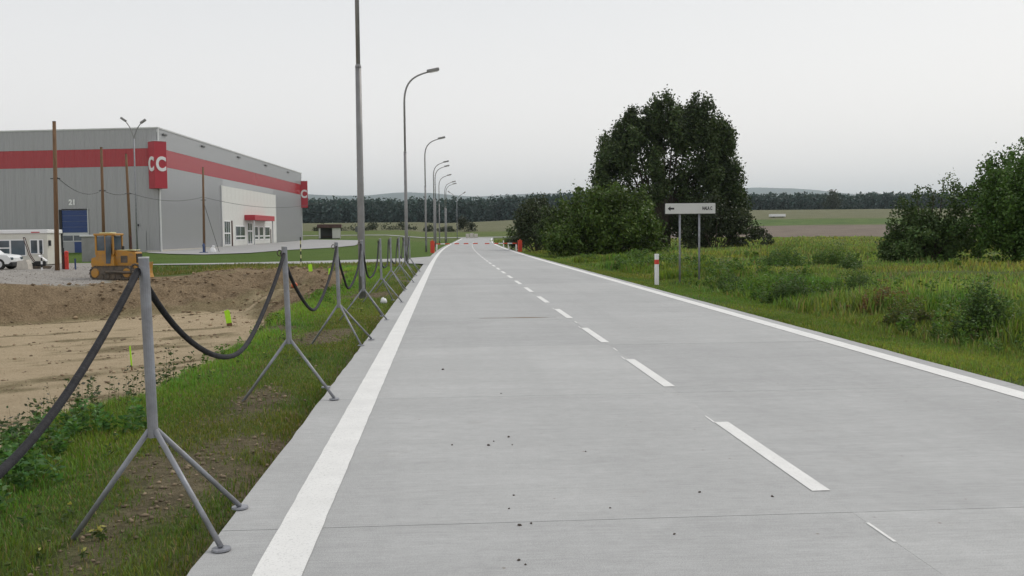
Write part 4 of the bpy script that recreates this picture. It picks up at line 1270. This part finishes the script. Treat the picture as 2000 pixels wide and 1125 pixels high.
# ------------------------------------------------------------------ vegetation
def quads_mesh(C, U, Wv, tint):
    """rhombus leaves: centre C, half axes U and Wv (n,3)"""
    n = len(C)
    V = np.empty((n, 4, 3)); V[:, 0] = C - U; V[:, 1] = C + Wv; V[:, 2] = C + U; V[:, 3] = C - Wv
    F = np.arange(n * 4).reshape(n, 4)
    return V.reshape(-1, 3), F, np.repeat(tint, 4, 0)


def rand_dirs(n, g):
    v = g.normal(size=(n, 3)); return v / np.linalg.norm(v, axis=1, keepdims=True)


def leaf_cloud(P, size, g, base, var=0.35, up=0.0, hue=0.12):
    n = len(P)
    U = rand_dirs(n, g)
    U[:, 2] = U[:, 2] + up
    U /= np.linalg.norm(U, axis=1, keepdims=True)
    W_ = np.cross(U, rand_dirs(n, g)); W_ /= np.linalg.norm(W_, axis=1, keepdims=True) + 1e-9
    s = size * g.uniform(0.6, 1.3, (n, 1))
    b = np.array(base)[None] * (1 + var * g.uniform(-1, 1, (n, 1)))
    b[:, 0] *= 1 + hue * g.uniform(-1, 1.6, n)
    return quads_mesh(P, U * s * 0.5, W_ * s * 0.32, b)


def tree(name, label, cat, loc, lobes, leaf, base, limbs, trunk_r, g, group=None, up=0.0, density=1.0, var=0.35, gap=-0.45, gapf=0.9):
    """lobes: (x,y,z0,h,r,n,kind) in local metres; flame or round"""
    t = thing(name, label, cat, loc, 0, group)
    Vs, Fs, Ts = [], [], []; off = 0
    for (x, y, z0, h, r, n, kind) in lobes:
        n = int(n * density)
        u = 0.93 * g.uniform(0, 1, n) ** 1.15
        ang = g.uniform(0, 2 * math.pi, n)
        if kind == 'flame':
            prof_ = np.sin(np.clip(u, 0, 1) ** 0.75 * math.pi) ** 0.8
            rr = r * prof_ * np.sqrt(g.uniform(0.05, 1.1, n))
            P = np.stack([x + rr * np.cos(ang), y + rr * np.sin(ang), z0 + h * u], 1)
        else:
            d_ = rand_dirs(n, g); q = g.uniform(0.15, 1.0, n) ** 0.45
            P = np.stack([x + r * d_[:, 0] * q, y + r * d_[:, 1] * q, z0 + h / 2 + h / 2 * d_[:, 2] * q], 1)
        nc = max(16, n // 26)
        cen = P[:nc]
        P = cen[g.integers(0, nc, n)] + g.normal(size=(n, 3)) * np.array((1.0, 1.0, 1.25)) * leaf * 0.85
        P = P[np.minimum(np.linalg.norm((P - cen.mean(0)) / (2.2 * cen.std(0) + 0.2), axis=1), 9) < 1.75]
        # open a few gaps
        nzv = fbm((P[:, 0] + 0.22 * P[:, 1]) * gapf, (P[:, 2] - 0.15 * P[:, 1]) * gapf, 2, 13) + 0.25 * vnoise(P[:, 0] * 1.3, P[:, 1] * 1.3 + P[:, 2], 5)
        P = P[nzv > gap]
        P = P[P[:, 2] > 0.05]
        lob_t = 1 + 0.3 * g.uniform(-1, 1)
        V, F, T = leaf_cloud(P, leaf, g, tuple(v * lob_t for v in base), var, up)
        Vs.append(V); Fs.append(F + off); Ts.append(T); off += len(V)
    me = np_mesh('crown', np.concatenate(Vs), [np.concatenate(Fs)], tint=np.concatenate(Ts))
    link('crown', me, M['leaf'], t)
    mb = MB()
    for pts, r0, r1 in limbs:
        mb.tube(pts, [r0 + (r1 - r0) * i / (len(pts) - 1) for i in range(len(pts))], 7)
    mb.build('trunk', M['bark'], t)
    return t


g = np.random.default_rng(11)
# big poplar clump: a dome of upright flame-shaped limbs
lobes = []; limbs = [([(0, 0, -0.4), (0.1, 0, 2), (0.0, 0.1, 5)], 0.55, 0.35)]
SPIRES = [(-7.4, 8.6), (-7.0, 10.0), (-6.1, 12.4), (-5.2, 13.2), (-4.2, 14.0), (-3.5, 14.8), (-2.4, 14.6), (-1.25, 15.9), (-0.1, 16.1), (0.9, 14.9), (1.8, 15.3), (2.9, 15.9), (3.8, 15.7), (4.8, 14.9), (5.7, 14.0), (6.4, 13.1), (6.6, 11.2), (6.9, 9.4), (7.3, 7.6), (7.8, 7.0)]
top_at = lambda x: float(np.interp(x, [p[0] for p in SPIRES], [p[1] for p in SPIRES]))
for x, zt in SPIRES:
    for q in range(2):
        hq = g.uniform(3.4, 5.0)
        lobes.append((x + g.uniform(-0.25, 0.25), g.uniform(-2.4, 2.4), zt - hq - (0.9 * q), hq, g.uniform(0.6, 0.95), 1150, 'flame'))
    limbs.append(([(0.05 * x, 0, 2.2), (0.5 * x, 0.3, 0.45 * zt), (x, 0.2, zt - 1.6)], 0.2, 0.03))
for k in range(70):
    x = g.uniform(-6.6, 6.9); hq = g.uniform(2.8, 4.6)
    z0 = g.uniform(1.0, max(1.2, top_at(x) - 1.0 - hq)); y = g.uniform(-3.6, 3.6)
    lobes.append((x, y, z0, hq, g.uniform(0.75, 1.2), 640, 'flame'))
for k in range(34):
    x = g.uniform(-6.2, 6.4); lobes.append((x, g.uniform(-2.5, 2.5), top_at(x) - g.uniform(3.4, 5.4), g.uniform(2.2, 3.2), g.uniform(0.9, 1.3), 560, 'round'))
for k in range(20):
    lobes.append((g.uniform(-6, 6.4), g.uniform(-3.5, 3.5), g.uniform(-0.3, 1.8), g.uniform(2.5, 4.0), g.uniform(1.1, 1.7), 640, 'round'))
tree('poplar_tree', 'tall dense dark poplar with upright branch tips, behind the direction sign', 'tree', (22.9, 101, gh(23, 101)), lobes, 0.29, (0.052, 0.080, 0.027), limbs, 0.4, g, up=0.5, gap=-0.52, gapf=0.66)


def bush(name, label, x, y, w, h, dpt, n_l, base, leaf, per, group=None, cat='bush', kind='round', seed=1, topskew=0.0, up=0.3, wisps=0, spires=()):
    gg = np.random.default_rng(seed)
    lobes = []; limbs = []
    for k in range(n_l):
        u = gg.uniform(-1, 1); v = gg.uniform(-1, 1)
        hx = h * (1 - 0.55 * abs(u) ** 2.2) * (1 + topskew * u)
        lh = gg.uniform(0.35, 0.6) * hx; z0 = gg.uniform(-0.1, 1.0) * (hx - lh)
        lobes.append((u * w / 2 * 0.86, v * dpt / 2 * 0.9, z0, lh, gg.uniform(0.13, 0.22) * w, per, kind))
        if k % 2 == 0: limbs.append(([(u * w * 0.08, v * 0.2, -0.2), (u * w * 0.3, v * dpt * 0.25, z0 * 0.6 + 0.3), (u * w * 0.42, v * dpt * 0.4, z0 + lh * 0.8)], 0.06, 0.015))
    for k in range(wisps):
        u = gg.uniform(-0.9, 0.9)
        lobes.append((u * w / 2, gg.uniform(-0.5, 0.5) * dpt, h * (0.56 - 0.3 * u * u), h * gg.uniform(0.38, 0.52), 0.24, per // 2, 'flame'))
    for (sx, st, sr_) in spires:
        lobes.append((sx, gg.uniform(-0.4, 0.4), st * 0.25, st * 0.75, sr_, int(per * 1.1), 'flame'))
        limbs.append(([(sx * 0.4, 0, 0), (sx, 0, st * 0.9)], 0.05, 0.01))
    return tree(name, label, cat, (x, y, gh(x, y)), lobes, leaf, base, limbs, 0.08, gg, group, up=up, gap=-0.6)


bush('shrub', 'grey-green shrub beside the right boom, lowest of the roadside clump', 8.9, 96, 4.4, 5.4, 3.6, 22, (0.048, 0.066, 0.030), 0.24, 520, seed=3, wisps=8, topskew=-0.1)
bush('shrub', 'broad bright green shrub in front of the poplar by the road', 12.0, 73, 8.4, 5.5, 4.6, 40, (0.068, 0.115, 0.022), 0.24, 760, seed=5, wisps=6, topskew=-0.05)
bush('shrub', 'dark shrub filling the gap between the two roadside shrubs', 10.4, 86, 4.4, 4.4, 3.4, 18, (0.042, 0.066, 0.022), 0.24, 520, seed=6, wisps=3)
bush('shrub', 'dark low shrub under the right flank of the poplar', 26.8, 96, 7.5, 5.8, 4.0, 22, (0.040, 0.056, 0.024), 0.26, 560, seed=9, wisps=2)
bush('small_tree', 'loose dark green young tree at the meadow edge, left of the taller one', 24.3, 48.0, 3.5, 2.8, 2.8, 32, (0.072, 0.120, 0.038), 0.14, 800, cat='tree', seed=12, wisps=6, topskew=0.08, spires=((0.95, 4.75, 0.55), (0.4, 4.1, 0.5), (1.5, 4.2, 0.5), (-0.5, 4.0, 0.5), (-1.3, 3.6, 0.45), (2.0, 3.8, 0.45)))
bush('small_tree', 'taller dark green tree cut off by the right picture edge', 29.0, 45.0, 7.6, 6.6, 4.0, 64, (0.062, 0.120, 0.024), 0.15, 1100, cat='tree', seed=15, wisps=14, topskew=0.18, spires=((-0.9, 6.1, 0.6), (-1.9, 5.2, 0.5), (-2.9, 4.6, 0.5), (-3.5, 3.8, 0.5), (0.2, 6.9, 0.7), (1.2, 7.2, 0.9)))
# far bushes and the small tree at the field edge
for i, (x, y, w, h, lb) in enumerate(((-21, 306, 8.8, 2.6, 'dark round bush, second of the far field row from the nearest lamp'), (-29, 300, 9.5, 2.3, 'dark bush in the far field right of the brown-roofed shelter'), (-13.5, 308, 7.4, 2.5, 'dark round bush, third of the far field row from the nearest lamp'), (-6.0, 310, 3.6, 2.2, 'small bush far off behind the distant lamps'), (0.0, 310, 4.6, 2.0, 'low green bush in the far field left of the lone tree'), (-37, 300, 6, 2.0, 'low bush in the far field just behind the brown-roofed shelter'))):
    bush('far_bush', lb, x, y, w, h, 2.5, 9, (0.045, 0.058, 0.030), 0.42, 110, 'bushes along the far field', seed=30 + i)
bush('lone_tree', 'small lone dark tree leaning at the far field edge beyond the road end', 6.1, 306, 5.2, 5.2, 3.5, 14, (0.035, 0.045, 0.024), 0.42, 170, cat='tree', seed=44, topskew=-0.35)
bush('far_tree', 'round tree standing taller than the far wood on the right', 240, 596, 13, 13.5, 9, 12, (0.035, 0.05, 0.028), 0.9, 200, cat='tree', seed=47)
bush('shrub', 'low dark bush at the left foot of the poplar beside the field', 33.5, 104, 4.0, 2.4, 2.5, 8, (0.045, 0.062, 0.026), 0.24, 240, seed=49)
bush('shrub', 'small green shrub on the verge at the far road bend', 9.2, 128, 3.0, 3.4, 2.4, 9, (0.06, 0.10, 0.025), 0.25, 260, seed=50)

# ---- far wood: one mass
gf = np.random.default_rng(21)
NT = 2800
fx = gf.uniform(-330, 560, NT); fy = 612 + gf.uniform(0, 1, NT) ** 1.3 * 75
fz = rise(fx, fy)
fh = (16.3 - 4.6 * smooth(60, 220, fx)) * gf.uniform(0.90, 1.07, NT)
per = 95
P = rand_dirs(NT * per, gf) * (gf.uniform(0.3, 1, (NT * per, 1)) ** 0.5)
rad = np.repeat(gf.uniform(2.6, 4.2, NT), per)
hh_ = np.repeat(fh, per)
P = np.stack([np.repeat(fx, per) + P[:, 0] * rad, np.repeat(fy, per) + P[:, 1] * rad, np.repeat(fz, per) + hh_ * (0.47 + 0.53 * P[:, 2])], 1)
tintf = np.repeat(gf.uniform(0.8, 1.2, NT), per)[:, None]
V, F, T = leaf_cloud(P, 1.9, gf, (0.054, 0.090, 0.084), 0.3, 0.2)  # leaf colour lightened and blued, with distance haze put into it
T = T * np.repeat(tintf, 4, 0)
fo = link('forest', np_mesh('forest', V, [F], tint=T), M['leaf'])
tag(fo, 'dark far-off wood along the horizon behind the fields', 'wood', kind='stuff')

# ---- pale hills on the horizon
def ridge(name, pts, y, dep):
    xs = np.array([p[0] for p in pts], float); hs = np.array([p[1] for p in pts], float)
    xi = np.linspace(xs[0], xs[-1], 140)
    hi = np.interp(xi, xs, hs)
    k = np.ones(9) / 9; hi = np.convolve(np.pad(hi, 4, 'edge'), k, 'valid')
    hi = hi + 9 * fbm(xi * 0.004, xi * 0 + 3, 4, 61)
    V = []; F = []
    for i, (a, b) in enumerate(zip(xi, hi)):
        V += [(a, y - dep, 0), (a, y - dep * 0.4, b * 0.6), (a, y, b), (a, y + dep, 0)]
        if i:
            for q in range(3): F.append(((i - 1) * 4 + q, i * 4 + q, i * 4 + q + 1, (i - 1) * 4 + q + 1))
    o = MB().add(V, F).build(name, M['hill'], None, smooth_s=True)
    return tag(o, kind='structure')


HY = 10000
pxx = lambda px: (math.tan(math.atan((px - 1000) / 1900.0) + YAW)) * HY
hz_ = lambda px, py: (459 - py) / 1900.0 * HY
ridge('hills', [(pxx(a), hz_(a, b)) for a, b in ((-300, 395), (100, 385), (480, 378), (605, 376), (640, 384), (690, 390), (755, 379), (800, 374), (850, 377), (900, 390), (960, 392), (1010, 383), (1040, 374), (1090, 381), (1150, 390), (1300, 388), (1400, 378), (1470, 372), (1560, 376), (1610, 380), (1680, 392), (1900, 396), (2300, 392))], HY, 900)


# ---- grass and weeds as real blades
def blades(name, label, x, y, h, w, base, bend=0.35, gseed=1, var=0.3, hue=0.3, lift=0.0, cat='grass', dry=0.0, lush=None):
    gg = np.random.default_rng(gseed)
    n = len(x)
    z = ground_h(x, y) - 0.01 + lift
    az = gg.uniform(0, 2 * math.pi, n); lean = gg.uniform(0.05, 1.0, n) * bend
    hgt = h * gg.uniform(0.5, 1.25, n); wd = w * gg.uniform(0.6, 1.3, n)
    dx, dy = np.cos(az), np.sin(az); sx, sy_ = -dy, dx
    B = np.stack([x, y, z], 1)
    side = np.stack([sx * wd / 2, sy_ * wd / 2, np.zeros(n)], 1)
    mid = B + np.stack([dx * lean * hgt * 0.35, dy * lean * hgt * 0.35, hgt * 0.6], 1)
    tip = B + np.stack([dx * lean * hgt, dy * lean * hgt, hgt * (1 - 0.25 * lean)], 1)
    V = np.empty((n, 5, 3)); V[:, 0] = B - side; V[:, 1] = B + side; V[:, 2] = mid + side * 0.75; V[:, 3] = mid - side * 0.75; V[:, 4] = tip
    i5 = np.arange(n) * 5
    q = np.stack([i5, i5 + 1, i5 + 2, i5 + 3], 1); t = np.stack([i5 + 3, i5 + 2, i5 + 4], 1)
    c = np.array(base)[None] * (1 + var * gg.uniform(-1, 1, (n, 1)))
    c[:, 0] *= 1 + hue * gg.uniform(-0.6, 1.0, n)
    patch = fbm(x * 0.6, y * 0.6, 3, 71)
    wide = fbm(x * 0.16, y * 0.16, 3, 73)
    c *= (1 + 0.45 * wide)[:, None]; c[:, 0] *= 1 + 0.25 * fbm(x * 0.11 + 5, y * 0.2, 3, 75)
    c[:, 0] *= 1 + 0.35 * patch; c[:, 1] *= 1 + 0.12 * patch
    if lush is not None:
        c *= 1 + lush[:, None] * np.array((0.02, 0.38, 0.05))
    if dry > 0:
        dm = gg.uniform(0, 1, n) < dry
        c[dm] = np.array((0.26, 0.21, 0.11)) * gg.uniform(0.7, 1.2, (dm.sum(), 1))
    o = link(name, np_mesh(name, V.reshape(-1, 3), [q, t], tint=np.repeat(c, 5, 0)), M['grass'])
    return tag(o, label, cat, kind='stuff')


def scatter(n, x0, x1, y0, y1, gg, keep=None):
    x = gg.uniform(x0, x1, n); y = gg.uniform(y0, y1, n)
    if keep is not None:
        k = gg.uniform(0, 1, n) < keep(x, y); x, y = x[k], y[k]
    return x, y


def clump(x, y, gg, k, s):
    n = len(x)
    return (np.repeat(x, k) + gg.normal(size=n * k) * s, np.repeat(y, k) + gg.normal(size=n * k) * s)


gv = np.random.default_rng(31)


def keep_left(x, y):
    bare_ = smooth(0.09, 0.52, fbm(x * 0.9, y * 0.55, 4, 91) + 0.28 * np.exp(-((x + 1.9) / 0.45) ** 2) - 0.05)
    inpit = poly_sd(PIT, x, y) + 0.45 * fbm(x * 0.5, y * 0.5, 3, 5)
    return (1 - 0.93 * bare_) * smooth(0.45, 0.0, inpit) * (x < EDGE_L - 0.01 + 0.03 * vnoise(x * 5, y * 5, 3))


xs_, ys_ = [], []
for (n, y0, y1) in ((130000, 3.6, 12), (80000, 12, 26), (40000, 26, 52)):
    a, b = scatter(n, -5.6, EDGE_L + 0.02, y0, y1, gv, keep_left); xs_.append(a); ys_.append(b)
x = np.concatenate(xs_); y = np.concatenate(ys_)
hgt = 0.045 + 0.12 * smooth(-2.6, -3.9, x) * (1 + 0.5 * fbm(x * 0.8, y * 0.8, 3, 9)) + 0.03 * smooth(0.1, 0.6, fbm(x * 1.6, y * 1.6, 2, 12))
w_ = 0.0045 + 0.0005 * y
blades('verge_grass', 'short patchy grass on the strip between the road and the pit', x, y, hgt, w_, (0.150, 0.215, 0.045), 0.7, 41, dry=0.13, lush=smooth(-2.2, -3.0, x))

# right verge: mown strip then meadow
def keep_r(x, y):
    return (x > EDGE_R + curve_c(y) + 0.0) * (0.35 + 0.65 * smooth(-0.3, 0.2, fbm(x * 0.5, y * 0.5, 3, 19)))


xs_, ys_ = [], []
for (n, x1, y0, y1) in ((60000, 9.2, 8.5, 20), (45000, 9.2, 20, 45), (16000, 9.8, 45, 95)):
    a, b = scatter(n, EDGE_R - 0.02, x1, y0, y1, gv, keep_r); xs_.append(a); ys_.append(b)
x = np.concatenate(xs_); y = np.concatenate(ys_)
blades('verge_grass', 'short mown grass along the right side of the road', x, y, 0.06 + 0.035 * fbm(x, y, 3, 4) + 0.08 * smooth(7.4, 9.0, x), 0.008 + 0.0006 * y, (0.152, 0.228, 0.048), 0.6, 43, dry=0.06)


def keep_m(x, y):
    return (x > 8.0 + 0.6 * fbm(x * 0.4, y * 0.4, 2, 8)) * smooth(-0.35, 0.25, fbm(x * 0.22, y * 0.22, 4, 23) + 0.2)


xs_, ys_ = [], []
for (n, x1, y0, y1) in ((34000, 22, 9, 24), (52000, 34, 24, 48), (46000, 48, 48, 100), (26000, 80, 100, 190)):
    a, b = scatter(n, 7.8, x1, y0, y1, gv, keep_m)
    xs_.append(a); ys_.append(b)
x = np.concatenate(xs_); y = np.concatenate(ys_)
tall = smooth(0.0, 0.5, fbm(x * 0.3, y * 0.3, 4, 33))
blades('meadow_grass', 'rough yellow-green meadow grass and weeds right of the road', x, y, 0.16 + 0.34 * tall, 0.010 + 0.0010 * y, (0.185, 0.260, 0.068), 0.6, 45, var=0.45, dry=0.11)
# band of rank growth behind the mown strip
nb_ = 1500
a, b = scatter(nb_, 8.2, 11.4, 12, 62, gv, lambda x, y: smooth(-0.2, 0.3, fbm(x * 0.5, y * 0.35, 3, 27)))
x, y = clump(a, b, gv, 46, 0.17)
blades('rank_grass', 'band of tall green grass behind the mown right verge', x, y, 0.34 + 0.34 * fbm(x * 0.6, y * 0.6, 3, 37), 0.010 + 0.0007 * y, (0.125, 0.215, 0.040), 0.6, 47, var=0.4, dry=0.06)
# behind the pit and along the left lawn
a, b = scatter(26000, -26, -2.2, 50.5, 57.2, gv, lambda x, y: (poly_sd(PIT, x, y) < -0.5) * (1 - np.exp(-(((x + 16.5) / 4.6) ** 2 + ((y - 50) / 4.2) ** 2) ** 2) > 0.5) * (x > -19) * (0.3 + 0.7 * smooth(-0.3, 0.2, fbm(x * 0.5, y * 0.5, 3, 29))))
blades('pit_edge_grass', 'olive rough grass between the pit end and the side road', a, b, 0.17, 0.035, (0.145, 0.175, 0.042), 0.6, 49, dry=0.2)


# leafy weeds
def weeds(name, label, px, py, h, nleaf, leaf, base, gseed, spread=0.35, flower=None, kind='stuff', up=0.25):
    gg = np.random.default_rng(gseed)
    n = len(px); z = ground_h(px, py)
    hq = h * gg.uniform(0.6, 1.25, n)
    k = nleaf
    u = gg.uniform(0.12, 1.0, (n, k)); az = gg.uniform(0, 2 * math.pi, (n, k))
    ln = gg.uniform(0, 0.25, (n, 1)); la = gg.uniform(0, 2 * math.pi, (n, 1))
    rr = spread * hq[:, None] * (0.25 + 0.75 * np.sin(np.clip(u, 0, 1) * 2.6)) * gg.uniform(0.2, 1, (n, k))
    P = np.stack([px[:, None] + rr * np.cos(az) + ln * np.cos(la) * u * hq[:, None], py[:, None] + rr * np.sin(az) + ln * np.sin(la) * u * hq[:, None], z[:, None] + u * hq[:, None]], 2).reshape(-1, 3)
    U = np.stack([np.cos(az), np.sin(az), gg.uniform(-0.6, 0.6, (n, k)) + up], 2).reshape(-1, 3); U /= np.linalg.norm(U, axis=1, keepdims=True)
    W_ = np.cross(U, rand_dirs(n * k, gg)); W_ /= np.linalg.norm(W_, axis=1, keepdims=True) + 1e-9
    s = (np.repeat(np.broadcast_to(leaf, (n,)), k) * gg.uniform(0.6, 1.3, n * k))[:, None]
    c = np.array(base)[None] * (1 + 0.4 * gg.uniform(-1, 1, (n * k, 1))) * np.repeat(gg.uniform(0.75, 1.25, (n, 1)), k, 0)
    c[:, 0] *= 1 + 0.2 * gg.uniform(-1, 1, n * k)
    if flower is not None:
        top = (u.reshape(-1) > 0.93) & (gg.uniform(0, 1, n * k) < 0.8)
        c[top] = np.array(flower)
    V, F, T = quads_mesh(P, U * s * 0.5, W_ * s * 0.26, c)
    # stems
    B = np.stack([px, py, z - 0.02], 1); Tp = np.stack([px + ln[:, 0] * np.cos(la[:, 0]) * hq, py + ln[:, 0] * np.sin(la[:, 0]) * hq, z + hq], 1)
    sw = np.broadcast_to(leaf, (n,)) * 0.07
    S = np.empty((n, 3, 3)); S[:, 0] = B - np.stack([sw, 0 * sw, 0 * sw], 1); S[:, 1] = B + np.stack([sw, 0 * sw, 0 * sw], 1); S[:, 2] = Tp
    FS = np.arange(n * 3).reshape(n, 3) + len(V)
    V = np.concatenate([V, S.reshape(-1, 3)]); T = np.concatenate([T, np.repeat(np.array(base)[None] * 0.8, n * 3, 0)])
    return V, F, FS, T


def weed_stuff(name, label, *a, **k):
    V, F, FS, T = weeds(name, label, *a, **k)
    return tag(link(name, np_mesh(name, V, [F, FS], tint=T), M['grass']), label, 'weeds', kind='stuff')


# left crest, a leafy mass near the camera thinning with distance
a, b = scatter(460, -4.3, -2.6, 5.0, 9.8, gv, lambda x, y: smooth(9.9, 8.0, y) * smooth(-2.6, -3.2, x) * smooth(-0.5, 0.1, fbm(x * 0.7, y * 0.5, 3, 51) + 0.25))
weed_stuff('leafy_weeds', 'leafy dark green weeds along the pit crest near the camera', a, b, 0.20 + 0.0 * a, 44, 0.055, (0.090, 0.185, 0.055), 61)
a, b = scatter(420, -4.0, -2.7, 12.5, 50, gv, lambda x, y: smooth(-2.7, -3.6, x) * smooth(-0.35, 0.2, fbm(x * 0.6, y * 0.35, 3, 53)))
weed_stuff('crest_weeds', 'green weeds along the pit crest beyond the second tripod post', a, b, 0.20 + 0.0 * a, 40, 0.05, (0.10, 0.19, 0.036), 63)
a, b = scatter(110, -4.1, -3.2, 7.5, 13, gv)
weed_stuff('seed_heads', 'thin weeds with dark seed heads standing against the sand', a, b, 0.40 + 0 * a, 15, 0.045, (0.06, 0.085, 0.035), 65, flower=(0.07, 0.075, 0.06), spread=0.12)
a, b = scatter(240, -3.2, -1.5, 3.9, 26, gv, lambda x, y: smooth(0.0, 0.4, fbm(x * 0.9, y * 0.9, 2, 55)))
weed_stuff('flowering_weeds', 'small pale-flowered weeds in the short left grass', a, b, 0.10 + 0 * a, 16, 0.035, (0.075, 0.115, 0.035), 67, flower=(0.42, 0.40, 0.12))
# meadow weeds
a, b = scatter(1500, 8.3, 34, 12, 62, gv, lambda x, y: smooth(0.0, 0.45, fbm(x * 0.3, y * 0.3, 4, 33)) * (x > 8.6))
weed_stuff('meadow_weeds', 'dark green leafy weeds scattered through the right meadow', a, b, 0.38 + 0 * a, 60, 0.06 + 0.0014 * b, (0.10, 0.175, 0.036), 69, spread=0.36)
a, b = scatter(1500, 8.1, 11.8, 12, 60, gv, lambda x, y: smooth(-0.1, 0.35, fbm(x * 0.55, y * 0.4, 3, 58)))
weed_stuff('verge_weeds', 'ragged mixed weeds in a band behind the mown right verge', a, b, 0.30 + 0.42 * gv.uniform(0, 1, len(a)) ** 2, 55, 0.035 + 0.0016 * b, (0.085, 0.150, 0.036), 72, spread=0.30)
a, b = scatter(340, 10.5, 15, 74, 108, gv)
weed_stuff('meadow_weeds', 'low weeds along the foot of the roadside shrubs', a, b, 0.6 + 0 * a, 40, 0.2, (0.055, 0.085, 0.025), 70, spread=0.5)


# individual weeds that stand out in the meadow
def big_weed(x, y, h, w, label, base, seed, n=60, k=90, leaf=0.10):
    gg = np.random.default_rng(seed)
    px = x + gg.normal(size=n) * w * 0.32; py = y + gg.normal(size=n) * w * 0.32
    V, F, FS, T = weeds('w', '', px, py, h * (0.35 + 0.65 * np.exp(-((px - x) ** 2 + (py - y) ** 2) / (0.22 * w * w + 1e-6))) * gg.uniform(0.7, 1.1, n), k, leaf * 0.5, tuple(1.55 * v for v in base), seed, spread=0.2)
    gz = gh(x, y)
    V = V - np.array((x, y, gz))
    t = thing('weed_clump', label, 'weeds', (x, y, gz), 0, 'tall weed clumps in the right meadow')
    link('foliage', np_mesh('foliage', V, [F, FS], tint=T), M['grass'], t)['kind'] = 'stuff'


big_weed(8.95, 15.7, 1.1, 0.62, 'tallest weed clump, dark green, on the verge near the right picture edge', (0.050, 0.085, 0.028), 81, 110, 90)
big_weed(9.4, 20.3, 0.62, 1.0, 'brownish withered weed clump right of the bushy one', (0.115, 0.075, 0.042), 82, 90, 60)
big_weed(10.4, 24.3, 1.05, 0.75, 'upright weed clump behind the brownish withered one', (0.052, 0.085, 0.030), 83, 50, 60)
big_weed(8.7, 24.2, 0.85, 0.85, 'bushy dark weed clump on the verge nearest the direction sign', (0.048, 0.080, 0.028), 84, 70, 60)
big_weed(8.9, 30.0, 0.55, 0.9, 'low dark weed clump just right of the direction sign posts', (0.048, 0.080, 0.026), 85, 60, 50)
big_weed(18.2, 45.0, 1.15, 1.6, 'green weed clump in mid meadow, left of the loose young tree', (0.058, 0.098, 0.026), 86, 90, 50, 0.16)
big_weed(15.4, 43.5, 1.1, 1.9, 'wide green weed clump in mid meadow towards the poplar', (0.055, 0.095, 0.028), 87, 90, 50, 0.16)
big_weed(8.75, 17.9, 0.55, 0.8, 'low brown-green weed clump left of the tallest weed', (0.070, 0.080, 0.032), 88, 60, 50)
big_weed(17.0, 40.0, 0.7, 0.8, 'small round weed clump before the mid meadow clumps', (0.050, 0.085, 0.028), 89, 50, 50, 0.13)

# ------------------------------------------------------------------ haze
hz = MB().box(-13000, 13000, -200, 13000, -3.0, 520).build('haze', None)
m, nt, out = _nt('haze_air')
pv = nt.nodes.new('ShaderNodeVolumePrincipled')
pv.inputs['Color'].default_value = (0.80, 0.93, 1.0, 1)
pv.inputs['Density'].default_value = 0.000105
pv.inputs['Anisotropy'].default_value = 0.75
nt.links.new(pv.outputs[0], out.inputs['Volume'])
hz.data.materials.append(m)
tag(hz, 'thin pale haze filling the air over the fields', 'haze', kind='stuff')
